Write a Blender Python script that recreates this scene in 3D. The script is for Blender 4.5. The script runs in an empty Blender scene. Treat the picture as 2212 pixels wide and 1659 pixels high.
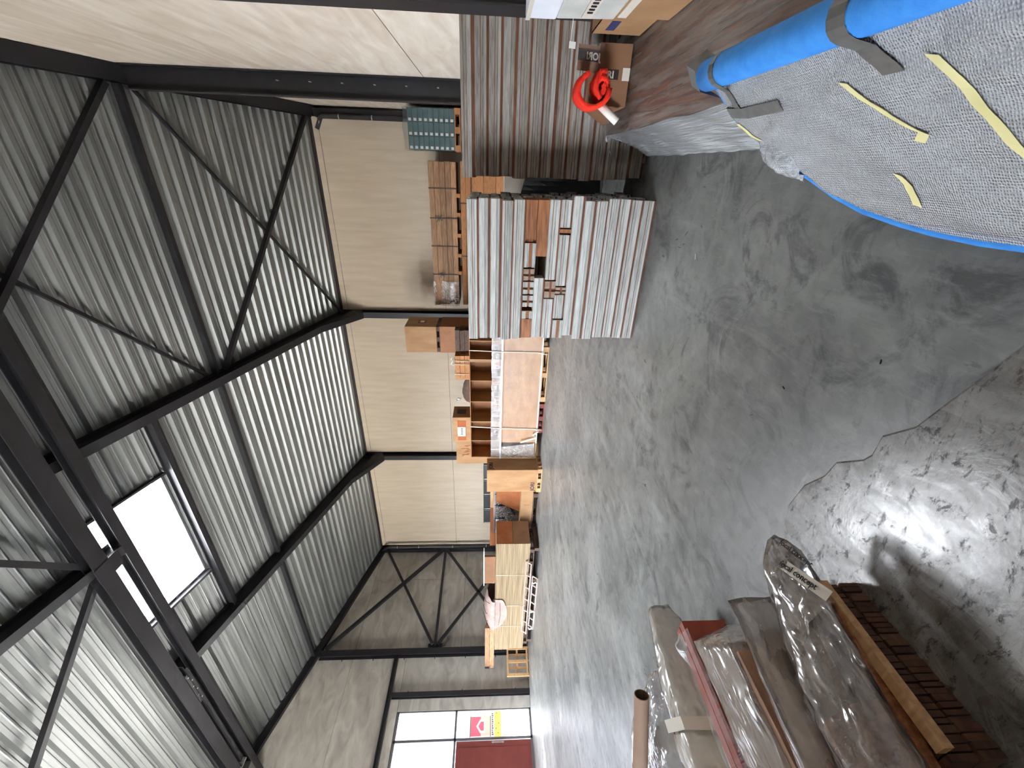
import bpy, bmesh, math, random
from mathutils import Vector, Matrix, noise
random.seed(7)
scene = bpy.context.scene
COL = scene.collection

# ------------------------------------------------------------------ camera
cam_data = bpy.data.cameras.new('camera')
cam_data.sensor_fit = 'HORIZONTAL'
cam_data.sensor_width = 36.0
cam_data.lens = 877.3675 / 2212 * 36.0
cam_data.clip_start = 0.02
cam_data.clip_end = 300
cam = bpy.data.objects.new('camera', cam_data)
COL.objects.link(cam)
yaw, pit, rol = 0.4896, 0.0546, 0.0078
fw = Vector((-math.sin(yaw)*math.cos(pit), math.cos(yaw)*math.cos(pit), -math.sin(pit)))
ri = Vector((math.cos(yaw), math.sin(yaw), 0))
up = ri.cross(fw)
r2 = math.cos(rol)*ri + math.sin(rol)*up
u2 = -math.sin(rol)*ri + math.cos(rol)*up
# the photograph lies on its side: its right edge is the floor, its top edge is the right-hand wall
cx, cy, cz = -u2, r2, -fw
cam.matrix_world = Matrix(((cx.x, cy.x, cz.x, 0), (cx.y, cy.y, cz.y, 0), (cx.z, cy.z, cz.z, 1.5), (0, 0, 0, 1)))
scene.camera = cam

# ------------------------------------------------------------------ sky, exposure
world = bpy.data.worlds.new('sky')
scene.world = world
world.use_nodes = True
wn = world.node_tree.nodes
# overcast sky: zenith three times as bright as the horizon, dim ground below it
wl_ = world.node_tree.links
wtc = wn.new('ShaderNodeTexCoord'); wsep = wn.new('ShaderNodeSeparateXYZ'); wramp = wn.new('ShaderNodeValToRGB')
wl_.new(wtc.outputs['Generated'], wsep.inputs[0])
wmr = wn.new('ShaderNodeMapRange'); wmr.inputs[1].default_value = -1; wmr.inputs[2].default_value = 1
wl_.new(wsep.outputs['Z'], wmr.inputs[0]); wl_.new(wmr.outputs[0], wramp.inputs[0])
we = wramp.color_ramp.elements
we[0].position = .49; we[0].color = (.10, .10, .10, 1)
we[1].position = 1.0; we[1].color = (.95, .98, 1.03, 1)
e_ = we.new(.505); e_.color = (.30, .33, .365, 1)
wl_.new(wramp.outputs[0], wn['Background'].inputs['Color'])
wn['Background'].inputs['Strength'].default_value = 26.0
vs = scene.view_settings
vs.view_transform = 'Standard'
vs.look = 'None'
vs.exposure = 2.05
vs.gamma = 1.0
vs.use_curve_mapping = False
cy_ = scene.cycles
cy_.max_bounces = 7
cy_.diffuse_bounces = 4
cy_.glossy_bounces = 3
cy_.transmission_bounces = 4
cy_.transparent_max_bounces = 10
cy_.caustics_reflective = False
cy_.caustics_refractive = False
cy_.sample_clamp_indirect = 6.0
cy_.use_denoising = True
cy_.use_adaptive_sampling = True
cy_.adaptive_threshold = 0.06
cy_.adaptive_min_samples = 16

def portal(name, loc, rot, sx, sy):
    d = bpy.data.lights.new(name, 'AREA')
    d.shape = 'RECTANGLE'; d.size = sx; d.size_y = sy
    d.cycles.is_portal = True
    o = bpy.data.objects.new(name, d)
    o.location = loc; o.rotation_euler = rot
    COL.objects.link(o)

# ------------------------------------------------------------------ key dimensions (metres)
WY = 13.92            # long wall
XL, XR = -16.54, 1.35 # gable walls
EAVE, S = 6.61, 0.295
def zroof(y): return EAVE + S*(WY - y)
RY0, RS, RZ0 = 5.36, 0.22, 8.72
def zrear(y): return RZ0 + RS*(RY0 - y)
RIDGE, YB = -2.0, -6.5
ZR = zrear(RIDGE)
def zback(y): return ZR - RS*(RIDGE - y)
SKX0, SKX1, SKY0, SKY1 = -9.17, -6.14, 5.45, 7.17

# ------------------------------------------------------------------ light openings
th = math.atan(S)
portal('portal_rooflight', ((SKX0+SKX1)/2, (SKY0+SKY1)/2, zroof((SKY0+SKY1)/2)+.30), (-th, 0, 0), SKX1-SKX0, (SKY1-SKY0)/math.cos(th))
GATES = [(-15.9, -8.1)]     # wide open lorry gate in the wall behind the camera
GATE_H = 5.2
for a, b in GATES:
    portal('portal_gate', ((a+b)/2, YB-.18, GATE_H/2), (math.pi/2, 0, math.pi), b-a, GATE_H)
WIN = (-4.92, 7.13, 0.05, 4.53)     # far-gable shop front, lengthened out of view for side light: y0, y1, z0, z1
portal('portal_window', (XL-.16, (WIN[0]+WIN[1])/2, (WIN[2]+WIN[3])/2), (0, -math.pi/2, 0), WIN[3]-WIN[2], WIN[1]-WIN[0])

# ------------------------------------------------------------------ helpers
def lin(r, g, b):
    f = lambda c: (c/255/12.92 if c/255 <= .04045 else ((c/255+.055)/1.055)**2.4)
    return (f(r), f(g), f(b), 1)
MATS = {}
def mat(name, c1, c2=None, scale=4, stretch=(1, 1, 1), rough=.6, rvar=0, metal=0, bump=0, bscale=None, detail=6,
        lo=.35, hi=.65, rnd=0, spec=.5, c3=None, s3=20, f3=.5, coat=0, dist=0, bstretch=None):
    m = bpy.data.materials.new(name); MATS[name] = m
    m.use_nodes = True
    nt = m.node_tree; N = nt.nodes; L = nt.links
    p = N['Principled BSDF']
    p.inputs['Roughness'].default_value = rough
    p.inputs['Metallic'].default_value = metal
    p.inputs['Specular IOR Level'].default_value = spec
    p.inputs['Coat Weight'].default_value = coat
    p.inputs['Coat Roughness'].default_value = .15
    if c2 is None and not bump and not rnd:
        p.inputs['Base Color'].default_value = c1; return m
    tc = N.new('ShaderNodeTexCoord'); mp = N.new('ShaderNodeMapping')
    mp.inputs['Scale'].default_value = stretch
    L.new(tc.outputs['Object'], mp.inputs['Vector'])
    if rnd:
        oi = N.new('ShaderNodeObjectInfo'); ml = N.new('ShaderNodeMath'); ml.operation = 'MULTIPLY'; ml.inputs[1].default_value = 37
        L.new(oi.outputs['Random'], ml.inputs[0]); L.new(ml.outputs[0], mp.inputs['Location'])
    no = N.new('ShaderNodeTexNoise'); no.inputs['Scale'].default_value = scale; no.inputs['Detail'].default_value = detail
    no.inputs['Distortion'].default_value = dist
    L.new(mp.outputs[0], no.inputs['Vector'])
    rp = N.new('ShaderNodeValToRGB')
    rp.color_ramp.elements[0].position = lo; rp.color_ramp.elements[0].color = c1
    rp.color_ramp.elements[1].position = hi; rp.color_ramp.elements[1].color = c2 or c1
    L.new(no.outputs['Fac'], rp.inputs[0])
    col = rp.outputs[0]
    if c3:
        n3 = N.new('ShaderNodeTexNoise'); n3.inputs['Scale'].default_value = s3; n3.inputs['Detail'].default_value = 8
        L.new(mp.outputs[0], n3.inputs['Vector'])
        r3 = N.new('ShaderNodeValToRGB'); r3.color_ramp.elements[0].position = f3; r3.color_ramp.elements[1].position = min(1, f3+.12)
        L.new(n3.outputs['Fac'], r3.inputs[0])
        mx = N.new('ShaderNodeMix'); mx.data_type = 'RGBA'
        L.new(r3.outputs[0], mx.inputs[0]); L.new(col, mx.inputs[6]); mx.inputs[7].default_value = c3
        col = mx.outputs[2]
    if rnd:
        hs = N.new('ShaderNodeHueSaturation')
        ma = N.new('ShaderNodeMapRange'); ma.inputs[3].default_value = 1-rnd; ma.inputs[4].default_value = 1+rnd
        L.new(oi.outputs['Random'], ma.inputs[0]); L.new(ma.outputs[0], hs.inputs['Value']); L.new(col, hs.inputs['Color'])
        col = hs.outputs[0]
    L.new(col, p.inputs['Base Color'])
    if rvar:
        mr = N.new('ShaderNodeMapRange'); mr.inputs[3].default_value = rough-rvar; mr.inputs[4].default_value = rough+rvar
        L.new(no.outputs['Fac'], mr.inputs[0]); L.new(mr.outputs[0], p.inputs['Roughness'])
    if bump:
        nb = N.new('ShaderNodeTexNoise'); nb.inputs['Scale'].default_value = bscale or scale*4; nb.inputs['Detail'].default_value = 5
        if bstretch:
            mb = N.new('ShaderNodeMapping'); mb.inputs['Scale'].default_value = bstretch
            L.new(tc.outputs['Object'], mb.inputs['Vector']); L.new(mb.outputs[0], nb.inputs['Vector'])
        else: L.new(mp.outputs[0], nb.inputs['Vector'])
        bu = N.new('ShaderNodeBump'); bu.inputs['Strength'].default_value = bump; bu.inputs['Distance'].default_value = .02
        L.new(nb.outputs['Fac'], bu.inputs['Height']); L.new(bu.outputs[0], p.inputs['Normal'])
    return m
def film(name, tint=(.9, .92, .95, 1), veil=.35, rough=.18, bscale=18, bstretch=(1, 1, 1), bump=.6, vvar=.1, shine=.35, ntype='RIDGED_MULTIFRACTAL', detail=3):
    """clear or milky plastic: part see-through, part pale, with a crinkled gloss on top"""
    m = bpy.data.materials.new(name); MATS[name] = m; m.use_nodes = True
    nt = m.node_tree; N = nt.nodes; L = nt.links
    p = N['Principled BSDF']; out = N['Material Output']
    p.inputs['Base Color'].default_value = tint; p.inputs['Roughness'].default_value = max(.25, rough); p.inputs['Specular IOR Level'].default_value = .4
    tr = N.new('ShaderNodeBsdfTransparent'); mx = N.new('ShaderNodeMixShader'); mx.inputs[0].default_value = veil
    L.new(tr.outputs[0], mx.inputs[1]); L.new(p.outputs[0], mx.inputs[2])
    gl = N.new('ShaderNodeBsdfGlossy'); gl.inputs['Roughness'].default_value = rough
    m2 = N.new('ShaderNodeMixShader'); L.new(mx.outputs[0], m2.inputs[1]); L.new(gl.outputs[0], m2.inputs[2])
    fr = N.new('ShaderNodeFresnel'); fr.inputs['IOR'].default_value = 1.5
    mu = N.new('ShaderNodeMath'); mu.operation = 'MULTIPLY'; mu.inputs[1].default_value = shine/.25; mu.use_clamp = True
    L.new(fr.outputs[0], mu.inputs[0]); L.new(mu.outputs[0], m2.inputs[0])
    if bump:
        tc = N.new('ShaderNodeTexCoord'); mp = N.new('ShaderNodeMapping'); mp.inputs['Scale'].default_value = bstretch
        L.new(tc.outputs['Object'], mp.inputs['Vector'])
        if ntype == 'BUBBLE':
            no = N.new('ShaderNodeTexVoronoi'); no.inputs['Scale'].default_value = bscale; no.inputs['Randomness'].default_value = .35; ho = no.outputs['Distance']
        else:
            no = N.new('ShaderNodeTexNoise'); no.noise_type = ntype; no.inputs['Scale'].default_value = bscale; no.inputs['Detail'].default_value = detail; ho = no.outputs['Fac']
        L.new(mp.outputs[0], no.inputs['Vector'])
        bu = N.new('ShaderNodeBump'); bu.inputs['Strength'].default_value = bump; bu.inputs['Distance'].default_value = .012
        L.new(ho, bu.inputs['Height'])
        for q in (p, gl, fr): L.new(bu.outputs[0], q.inputs['Normal'])
        n2 = N.new('ShaderNodeTexNoise'); n2.inputs['Scale'].default_value = bscale*.5; n2.inputs['Detail'].default_value = 4
        L.new(mp.outputs[0], n2.inputs['Vector'])
        mr = N.new('ShaderNodeMapRange'); mr.inputs[1].default_value = .3; mr.inputs[2].default_value = .7
        mr.inputs[3].default_value = max(.02, veil-vvar); mr.inputs[4].default_value = min(1, veil+vvar)
        L.new(n2.outputs['Fac'], mr.inputs[0]); L.new(mr.outputs[0], mx.inputs[0])
    L.new(m2.outputs[0], out.inputs['Surface'])
    return m

class MB:
    """collects boxes, bars, prisms and grids for ONE mesh"""
    def __init__(s): s.v = []; s.f = []
    def add(s, v, f):
        n = len(s.v); s.v += [tuple(p) for p in v]; s.f += [tuple(i+n for i in q) for q in f]; return s
    def box(s, x0, x1, y0, y1, z0, z1):
        v = [(x, y, z) for z in (z0, z1) for y in (y0, y1) for x in (x0, x1)]
        return s.add(v, [(0, 2, 3, 1), (4, 5, 7, 6), (0, 1, 5, 4), (2, 6, 7, 3), (0, 4, 6, 2), (1, 3, 7, 5)])
    def hexa(s, v):   # 8 corners: bottom ring then top ring
        return s.add(v, [(3, 2, 1, 0), (4, 5, 6, 7), (0, 1, 5, 4), (1, 2, 6, 5), (2, 3, 7, 6), (3, 0, 4, 7)])
    def prism(s, poly, o, u, v, w, d):
        """polygon (a,b) in axes u,v at origin o, extruded by d along w"""
        o, u, v, w = Vector(o), Vector(u), Vector(v), Vector(w); n = len(poly)
        a = [o+u*p+v*q for p, q in poly]; b = [p+w*d for p in a]
        return s.add(a+b, [tuple(range(n))[::-1], tuple(range(n, 2*n))] + [(i, (i+1) % n, n+(i+1) % n, n+i) for i in range(n)])
    def bar(s, a, b, w, h, upv=(0, 0, 1)):
        a, b = Vector(a), Vector(b); d = (b-a).normalized(); sd = d.cross(Vector(upv)).normalized(); u = sd.cross(d)
        c = [(-w/2, -h/2), (w/2, -h/2), (w/2, h/2), (-w/2, h/2)]
        return s.prism(c, a, sd, u, d, (b-a).length)
    def ibeam(s, a, b, w, h, tf=.018, tw=.012, upv=(0, 0, 1)):
        a, b = Vector(a), Vector(b); d = (b-a).normalized(); sd = d.cross(Vector(upv)).normalized(); u = sd.cross(d); L = (b-a).length
        for q0, q1, ww in ((-h/2, -h/2+tf, w), (h/2-tf, h/2, w), (-h/2+tf, h/2-tf, tw)):
            s.prism([(-ww/2, q0), (ww/2, q0), (ww/2, q1), (-ww/2, q1)], a, sd, u, d, L)
        return s
    def tube(s, pts, r, n=10, cap=True, r1=None):
        pts = [Vector(p) for p in pts]; rings = []
        prev = None
        for i, p in enumerate(pts):
            d = (pts[min(i+1, len(pts)-1)] - pts[max(i-1, 0)]).normalized()
            if prev is None:
                t = Vector((0, 0, 1)) if abs(d.z) < .9 else Vector((1, 0, 0)); a = d.cross(t).normalized()
            else: a = (prev - d*prev.dot(d)).normalized()
            prev = a; b = d.cross(a)
            rr = r if r1 is None else r+(r1-r)*i/(len(pts)-1)
            rings.append([p + (a*math.cos(2*math.pi*k/n) + b*math.sin(2*math.pi*k/n))*rr for k in range(n)])
        v = [q for g in rings for q in g]; f = []
        for i in range(len(pts)-1):
            for k in range(n): f.append((i*n+k, i*n+(k+1) % n, (i+1)*n+(k+1) % n, (i+1)*n+k))
        if cap: f += [tuple(range(n))[::-1], tuple(range((len(pts)-1)*n, len(pts)*n))]
        return s.add(v, f)
    def grid(s, fn, nu, nv, closed=False):
        v = [fn(i/nu, j/nv) for i in range(nu+1) for j in range(nv+1)]; m = nv+1
        return s.add(v, [(i*m+j, (i+1)*m+j, (i+1)*m+j+1, i*m+j+1) for i in range(nu) for j in range(nv)])
def obj(name, mb, m, parent=None, smooth=False, bevel=0, local=False, fix=True):
    me = bpy.data.meshes.new(name)
    off = Vector((0, 0, 0))
    if parent is not None and not local: off = parent.matrix_basis.to_translation()
    me.from_pydata([Vector(p)-off for p in mb.v], [], mb.f)
    if fix:
        bm = bmesh.new(); bm.from_mesh(me); bmesh.ops.recalc_face_normals(bm, faces=bm.faces)
        if bevel:
            bmesh.ops.bevel(bm, geom=[e for e in bm.edges if e.is_manifold and e.calc_face_angle(0) > .5], offset=bevel, segments=2, affect='EDGES', profile=.6)
        bm.to_mesh(me); bm.free()
    if smooth: me.polygons.foreach_set('use_smooth', [True]*len(me.polygons))
    me.materials.append(MATS[m])
    o = bpy.data.objects.new(name, me); COL.objects.link(o)
    if parent is not None: o.parent = parent
    return o
def tag(o, label, cat, group=None):
    o['label'] = label; o['category'] = cat
    if group: o['group'] = group
    return o
def struct(o): o['kind'] = 'structure'; return o
def thing(name, label, cat, loc=(0, 0, 0), rotz=0, group=None):
    o = bpy.data.objects.new(name, None); COL.objects.link(o)
    o.empty_display_size = .1; o.location = loc; o.rotation_euler = (0, 0, rotz)
    return tag(o, label, cat, group)
def dup(root, loc=None, rotz=None, label=None, group=None):
    r = root.copy(); COL.objects.link(r)
    if loc is not None: r.location = loc
    if rotz is not None: r.rotation_euler = (0, 0, rotz)
    if label: r['label'] = label
    if group: r['group'] = group
    for ch in list(root.children):
        c = ch.copy(); COL.objects.link(c); c.parent = r
        for g in list(ch.children):
            d = g.copy(); COL.objects.link(d); d.parent = c
    return r
R = random.uniform

# ------------------------------------------------------------------ materials
mat('concrete_long', lin(203, 186, 164), lin(216, 200, 178), 1.2, (6, 6, .7), .85, bump=.12, bscale=40, lo=.3, hi=.7)
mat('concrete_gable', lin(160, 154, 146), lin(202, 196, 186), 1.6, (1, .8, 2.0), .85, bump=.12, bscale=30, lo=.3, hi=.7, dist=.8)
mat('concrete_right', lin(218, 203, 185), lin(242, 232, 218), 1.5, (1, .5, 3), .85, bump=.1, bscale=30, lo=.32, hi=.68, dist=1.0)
mat('seal', lin(95, 90, 84), rough=.9)
mat('deck', lin(132, 134, 133), lin(160, 162, 160), 1.1, (.25, 3, 3), .46, metal=.75, rvar=.08, lo=.3, hi=.7)
mat('steel', lin(26, 25, 28), lin(36, 35, 40), 3, rough=.5, rvar=.08)
mat('zinc', lin(170, 170, 168), lin(200, 200, 198), 8, rough=.4, metal=.8)
mat('pipe', lin(62, 60, 60), rough=.45)
mat('alu', lin(120, 120, 124), rough=.35, metal=.6)
mat('door_paint', lin(116, 52, 48), lin(124, 58, 52), 3, rough=.45)
mat('white', lin(235, 234, 230), rough=.6)

def floor_mat(name, a, b, dark, rough, warm=None, scale=1.0):
    m = bpy.data.materials.new(name); MATS[name] = m; m.use_nodes = True
    N = m.node_tree.nodes; L = m.node_tree.links; p = N['Principled BSDF']
    tc = N.new('ShaderNodeTexCoord')
    def nz(sc, det, dist=0, st=(1, 1, 1), ro=.6):
        mp = N.new('ShaderNodeMapping'); mp.inputs['Scale'].default_value = st; L.new(tc.outputs['Object'], mp.inputs[0])
        n = N.new('ShaderNodeTexNoise'); n.inputs['Scale'].default_value = sc; n.inputs['Detail'].default_value = det; n.inputs['Distortion'].default_value = dist
        n.inputs['Roughness'].default_value = ro
        L.new(mp.outputs[0], n.inputs['Vector']); return n.outputs['Fac']
    def ramp(x, p0, c0, p1, c1):
        r = N.new('ShaderNodeValToRGB'); e = r.color_ramp.elements
        e[0].position = p0; e[0].color = c0; e[1].position = p1; e[1].color = c1; L.new(x, r.inputs[0]); return r.outputs[0]
    def mix(f, x, y, bt='MIX'):
        q = N.new('ShaderNodeMix'); q.data_type = 'RGBA'; q.blend_type = bt
        if isinstance(f, float): q.inputs[0].default_value = f
        else: L.new(f, q.inputs[0])
        for i, k in ((6, x), (7, y)):
            if isinstance(k, tuple): q.inputs[i].default_value = k
            else: L.new(k, q.inputs[i])
        return q.outputs[2]
    big = nz(.9*scale, 8, .7); fine = nz(9*scale, 8, .6); sp = nz(60, 4); 
    c = ramp(big, .32, a, .68, b)
    c = mix(ramp(fine, .35, (0, 0, 0, 1), .75, (1, 1, 1, 1)), c, mix(.5, c, dark))
    c = mix(ramp(nz(2.6*scale, 9, 1.2, ro=.75), .51, (0, 0, 0, 1), .62, (.8, .8, .8, 1)), c, dark)
    c = mix(ramp(nz(16, 8, .3, (3.2, .5, 1), ro=.7), .54, (0, 0, 0, 1), .66, (.32, .32, .32, 1)), c, b)
    c = mix(ramp(nz(1.7, 6, .5, (3, .6, 1)), .56, (0, 0, 0, 1), .70, (.5, .5, .5, 1)), c, b)
    if warm:
        c = mix(ramp(nz(14, 9, .4, (1, 4, 1), .8), .52, (0, 0, 0, 1), .60, (.6, .6, .6, 1)), c, warm[0])
        st_ = ramp(nz(11, 9, .5, (1, 2, 1), ro=.8), .54, (0, 0, 0, 1), .60, (.85, .85, .85, 1))
        c = mix(st_, c, warm[1])
    c = mix(ramp(sp, .62, (0, 0, 0, 1), .75, (.4, .4, .4, 1)), c, dark)
    L.new(c, p.inputs['Base Color'])
    mr = N.new('ShaderNodeMapRange'); mr.inputs[1].default_value = .3; mr.inputs[2].default_value = .7
    mr.inputs[3].default_value = rough-.07; mr.inputs[4].default_value = rough+.12
    L.new(nz(3.5, 8, 1.0, (2.2, .8, 1)), mr.inputs[0]); L.new(mr.outputs[0], p.inputs['Roughness'])
    p.inputs['Specular IOR Level'].default_value = .62
    if warm:   # grime is matt
        bw = N.new('ShaderNodeRGBToBW'); L.new(st_, bw.inputs[0])
        sm = N.new('ShaderNodeMapRange'); sm.inputs[3].default_value = .62; sm.inputs[4].default_value = .08
        L.new(bw.outputs[0], sm.inputs[0]); L.new(sm.outputs[0], p.inputs['Specular IOR Level'])
    bu = N.new('ShaderNodeBump'); bu.inputs['Strength'].default_value = .16; bu.inputs['Distance'].default_value = .01
    L.new(nz(6, 8, .4), bu.inputs['Height']); L.new(bu.outputs[0], p.inputs['Normal'])
floor_mat('floor', lin(102, 104, 103), lin(150, 152, 149), lin(72, 73, 73), .34)
floor_mat('floor_old', lin(108, 106, 101), lin(146, 143, 137), lin(80, 78, 75), .26, (lin(96, 78, 66), lin(54, 50, 46)), 2.2)

# ------------------------------------------------------------------ floor
fl = struct(obj('floor', MB().add([(XL-.6, YB-.2, 0), (XR+.1, YB-.2, 0), (XR+.1, WY+.1, 0), (XL-.6, WY+.1, 0)], [(0, 1, 2, 3)]), 'floor'))
edge = [(.55, .62), (.2, .78), (-.1, .88), (-.4, .99), (-.49, 1.02), (-.62, 1.07), (-.76, 1.12), (-.86, 1.205), (-.95, 1.205), (-.99, 1.225), (-1.08, 1.32), (-1.17, 1.34), (-1.29, 1.41), (-1.45, 1.44), (-1.62, 1.40), (-1.9, 1.2), (-2.2, .6), (-2.2, -.6), (.55, -.6)]
n = len(edge)
pb = MB().add([(x, y, .004) for x, y in edge] + [(x*1.0+.004, y+.006, 0) for x, y in edge], [tuple(range(n))] + [(i, n+i, n+(i+1) % n, (i+1) % n) for i in range(n)])
obj('worn_patch', pb, 'floor_old', fl)

# ------------------------------------------------------------------ walls: precast panels as pieces, dark seal between them
def wall(name, seal_mb): return struct(obj(name, seal_mb, 'seal'))
TW = .16
wl = wall('wall_back', MB().box(XL-.1, XR+.1, WY+.02, WY+TW, 0, 7.0))
G = .006
for (a, b) in ((XL, -10.79), (-10.79, -4.63), (-4.63, XR)):
    for (z0, z1) in ((0, 3.06), (3.06, 6.44), (6.44, 7.0)):
        obj('wall_panel', MB().box(a+G, b-G, WY, WY+.05, z0+G, z1-G), 'concrete_long', wl, bevel=.004)
def gable_poly(y0, y1):   # roof line over a gable between two y
    ys = sorted({y0, y1} | {y for y in (RIDGE, RY0-.02, RY0+.02) if y0 < y < y1})
    return [(y, (zroof(y) if y > RY0 else (zrear(y) if y > RIDGE else zback(y)))+.1) for y in ys]
def gable_piece(x0, x1, y0, y1, z0, z1):
    top = [(y, min(z1, z)) for y, z in gable_poly(y0, y1)]
    # add crossing points where the roof line cuts z1
    pts = [(y0, z0), (y1, z0)] + top[::-1]
    return MB().prism(pts, (x0, 0, 0), (0, 1, 0), (0, 0, 1), (1, 0, 0), x1-x0)
# far gable, with the opening of the glazed front left free
mbs = MB()
for (a, b, z0, z1) in ((WIN[1]+.02, WY+.1, 0, 99), (WIN[0], WIN[1]+.02, WIN[3]+.02, 99), (YB, WIN[0], 0, 99)):
    p = gable_piece(XL-TW, XL-.02, a, b, z0, z1); mbs.add(p.v, p.f)
wg = wall('wall_left', mbs)
def crop_poly(pts, zmax):   # clip polygon below zmax
    out = []
    for i, (y, z) in enumerate(pts):
        y2, z2 = pts[(i+1) % len(pts)]
        if z <= zmax: out.append((y, z))
        if (z-zmax)*(z2-zmax) < 0:
            t = (zmax-z)/(z2-z); out.append((y+t*(y2-y), zmax))
    return out
def gpanel(xa, xb, y0, y1, z0, z1, m, par, nm='wall_panel'):
    y0 += G; y1 -= G; z0 += G
    pts = [(y0, z0), (y1, z0)] + gable_poly(y0, y1)[::-1]
    pts = crop_poly(pts, z1-G) if z1 < 50 else pts
    if len(pts) < 3: return
    obj(nm, MB().prism(pts, (xa, 0, 0), (0, 1, 0), (0, 0, 1), (1, 0, 0), xb-xa), m, par)
for (a, b) in ((12.18, WY), (8.95, 12.18)):
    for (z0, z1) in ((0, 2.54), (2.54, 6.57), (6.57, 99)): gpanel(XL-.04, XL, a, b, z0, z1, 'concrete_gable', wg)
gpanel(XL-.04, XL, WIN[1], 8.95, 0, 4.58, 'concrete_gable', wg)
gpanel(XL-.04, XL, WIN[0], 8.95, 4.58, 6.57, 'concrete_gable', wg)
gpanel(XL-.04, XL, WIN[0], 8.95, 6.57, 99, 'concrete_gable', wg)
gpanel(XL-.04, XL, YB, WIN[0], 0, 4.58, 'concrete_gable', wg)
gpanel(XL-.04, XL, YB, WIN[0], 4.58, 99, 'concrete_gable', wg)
# near gable
p = gable_piece(XR+.02, XR+TW, YB, WY+.1, 0, 99)
wr = wall('wall_right', p)
for (a, b) in ((8.95, WY), (3.75, 8.95), (-2, 3.75), (YB, -2)):
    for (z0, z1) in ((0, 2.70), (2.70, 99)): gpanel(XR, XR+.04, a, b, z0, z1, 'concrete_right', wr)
# wall behind the camera
wmb = MB(); gxs = [XL-.1] + [q for g in GATES for q in g] + [XR+.1]
for x0, x1 in zip(gxs[0::2], gxs[1::2]): wmb.box(x0, x1, YB-TW, YB-.04, 0, GATE_H)
wmb.box(XL-.1, XR+.1, YB-TW, YB-.04, GATE_H, zback(YB)+.3)
wb = wall('wall_front', wmb)
gxs[0], gxs[-1] = XL, XR
for x0, x1 in zip(gxs[0::2], gxs[1::2]): obj('wall_panel', MB().box(x0+G, x1-G, YB-.04, YB, 0, GATE_H-G), 'concrete_right', wb)
obj('wall_panel', MB().box(XL, XR, YB-.04, YB, GATE_H+G, zback(YB)+.1), 'concrete_right', wb)
for i, (x0, x1) in enumerate(GATES):
    g_ = bpy.data.objects.new('door_%d' % (i+2), None); COL.objects.link(g_); g_.location = ((x0+x1)/2, YB, 0); struct(g_)
    for x in (x0, x1-.1): obj('jamb', MB().box(x, x+.1, YB-.2, YB+.02, 0, GATE_H), 'steel', g_)
    obj('lintel', MB().box(x0+.1, x1-.1, YB-.2, YB+.02, GATE_H-.12, GATE_H), 'steel', g_)
    obj('roll_box', MB().box(x0, x1, YB+.001, YB+.45, GATE_H+.02, GATE_H+.5), 'alu', g_)

# ------------------------------------------------------------------ trapezoidal steel deck (one folded sheet surface per slope)
PITCH = .265
def deck_strip(mb, zf, slope, ya, yb, x0, x1):
    """folded sheet with ribs parallel to x between ya > yb"""
    y = ya; pts = []
    nrm = Vector((0, slope, 1)).normalized()
    c = math.sqrt(1+slope*slope)
    k = 0
    while y > yb:
        for t, h in ((0, 0), (.015, .004), (.06, .004), (.075, 0), (.135, 0), (.165, .075), (.20, .075), (.206, .068), (.212, .075), (.235, .075), (.265, 0)):
            yy = y - t/c
            if yy < yb: break
            pts.append((yy, zf(yy)+h*c))
        y -= PITCH/c
    pts.append((yb, zf(yb)))
    v = [(x0, y, z) for y, z in pts] + [(x1, y, z) for y, z in pts]; m = len(pts)
    mb.add(v, [(i, i+1, m+i+1, m+i) for i in range(m-1)])
mb = MB()
deck_strip(mb, zroof, S, WY+.1, SKY1, XL-.1, XR+.1)
deck_strip(mb, zroof, S, SKY1, RY0+.02, XL-.1, SKX0)
deck_strip(mb, zroof, S, SKY1, RY0+.02, SKX1, XR+.1)
ce = struct(obj('ceiling', mb, 'deck', fix=False))
mb = MB(); deck_strip(mb, zrear, RS, RY0, RIDGE, XL-.1, XR+.1)
obj('rear_deck', mb, 'deck', ce, fix=False)
mb = MB()
deck_strip(mb, zback, -RS, RIDGE, YB-.1, XL-.1, XR+.1)
obj('back_deck', mb, 'deck', ce, fix=False)
obj('roof_step', MB().box(XL-.1, XR+.1, RY0-.01, RY0+.03, RZ0+.01, zroof(RY0)+.14), 'deck', ce)
obj('roof_skin', MB().add([(XL-.2, WY+.2, zroof(WY+.2)+.2), (XR+.2, WY+.2, zroof(WY+.2)+.2), (XR+.2, SKY1+.02, zroof(SKY1)+.2), (XL-.2, SKY1+.02, zroof(SKY1)+.2)], [(0, 1, 2, 3)]), 'seal', ce)

# ------------------------------------------------------------------ rooflights
film('pane', (.95, .97, 1, 1), .03, .05, 2, bump=0, shine=.12)
def upstand(par, x0, x1, ya, yb, zf, h, m='alu'):
    f = MB(); t = .03
    for (a, b, c, d) in ((x0, x0+t, ya, yb), (x1-t, x1, ya, yb), (x0, x1, ya, ya+t), (x0, x1, yb-t, yb)):
        f.hexa([(a, c, zf(c)-.005), (b, c, zf(c)-.005), (b, d, zf(d)-.005), (a, d, zf(d)-.005), (a, c, zf(c)+h), (b, c, zf(c)+h), (b, d, zf(d)+h), (a, d, zf(d)+h)])
    obj('frame', f, m, par)
    obj('pane', MB().hexa([(x0, ya, zf(ya)+h), (x1, ya, zf(ya)+h), (x1, yb, zf(yb)+h), (x0, yb, zf(yb)+h), (x0, ya, zf(ya)+h+.01), (x1, ya, zf(ya)+h+.01), (x1, yb, zf(yb)+h+.01), (x0, yb, zf(yb)+h+.01)]), 'pane', par)
t = thing('rooflight', 'bright rectangular rooflight in the corrugated steel roof, crossed by the twin black beams', 'rooflight', ((SKX0+SKX1)/2, 6.3, zroof(6.3)))
upstand(t, SKX0, SKX1, SKY0, SKY1, zroof, .24)
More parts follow.
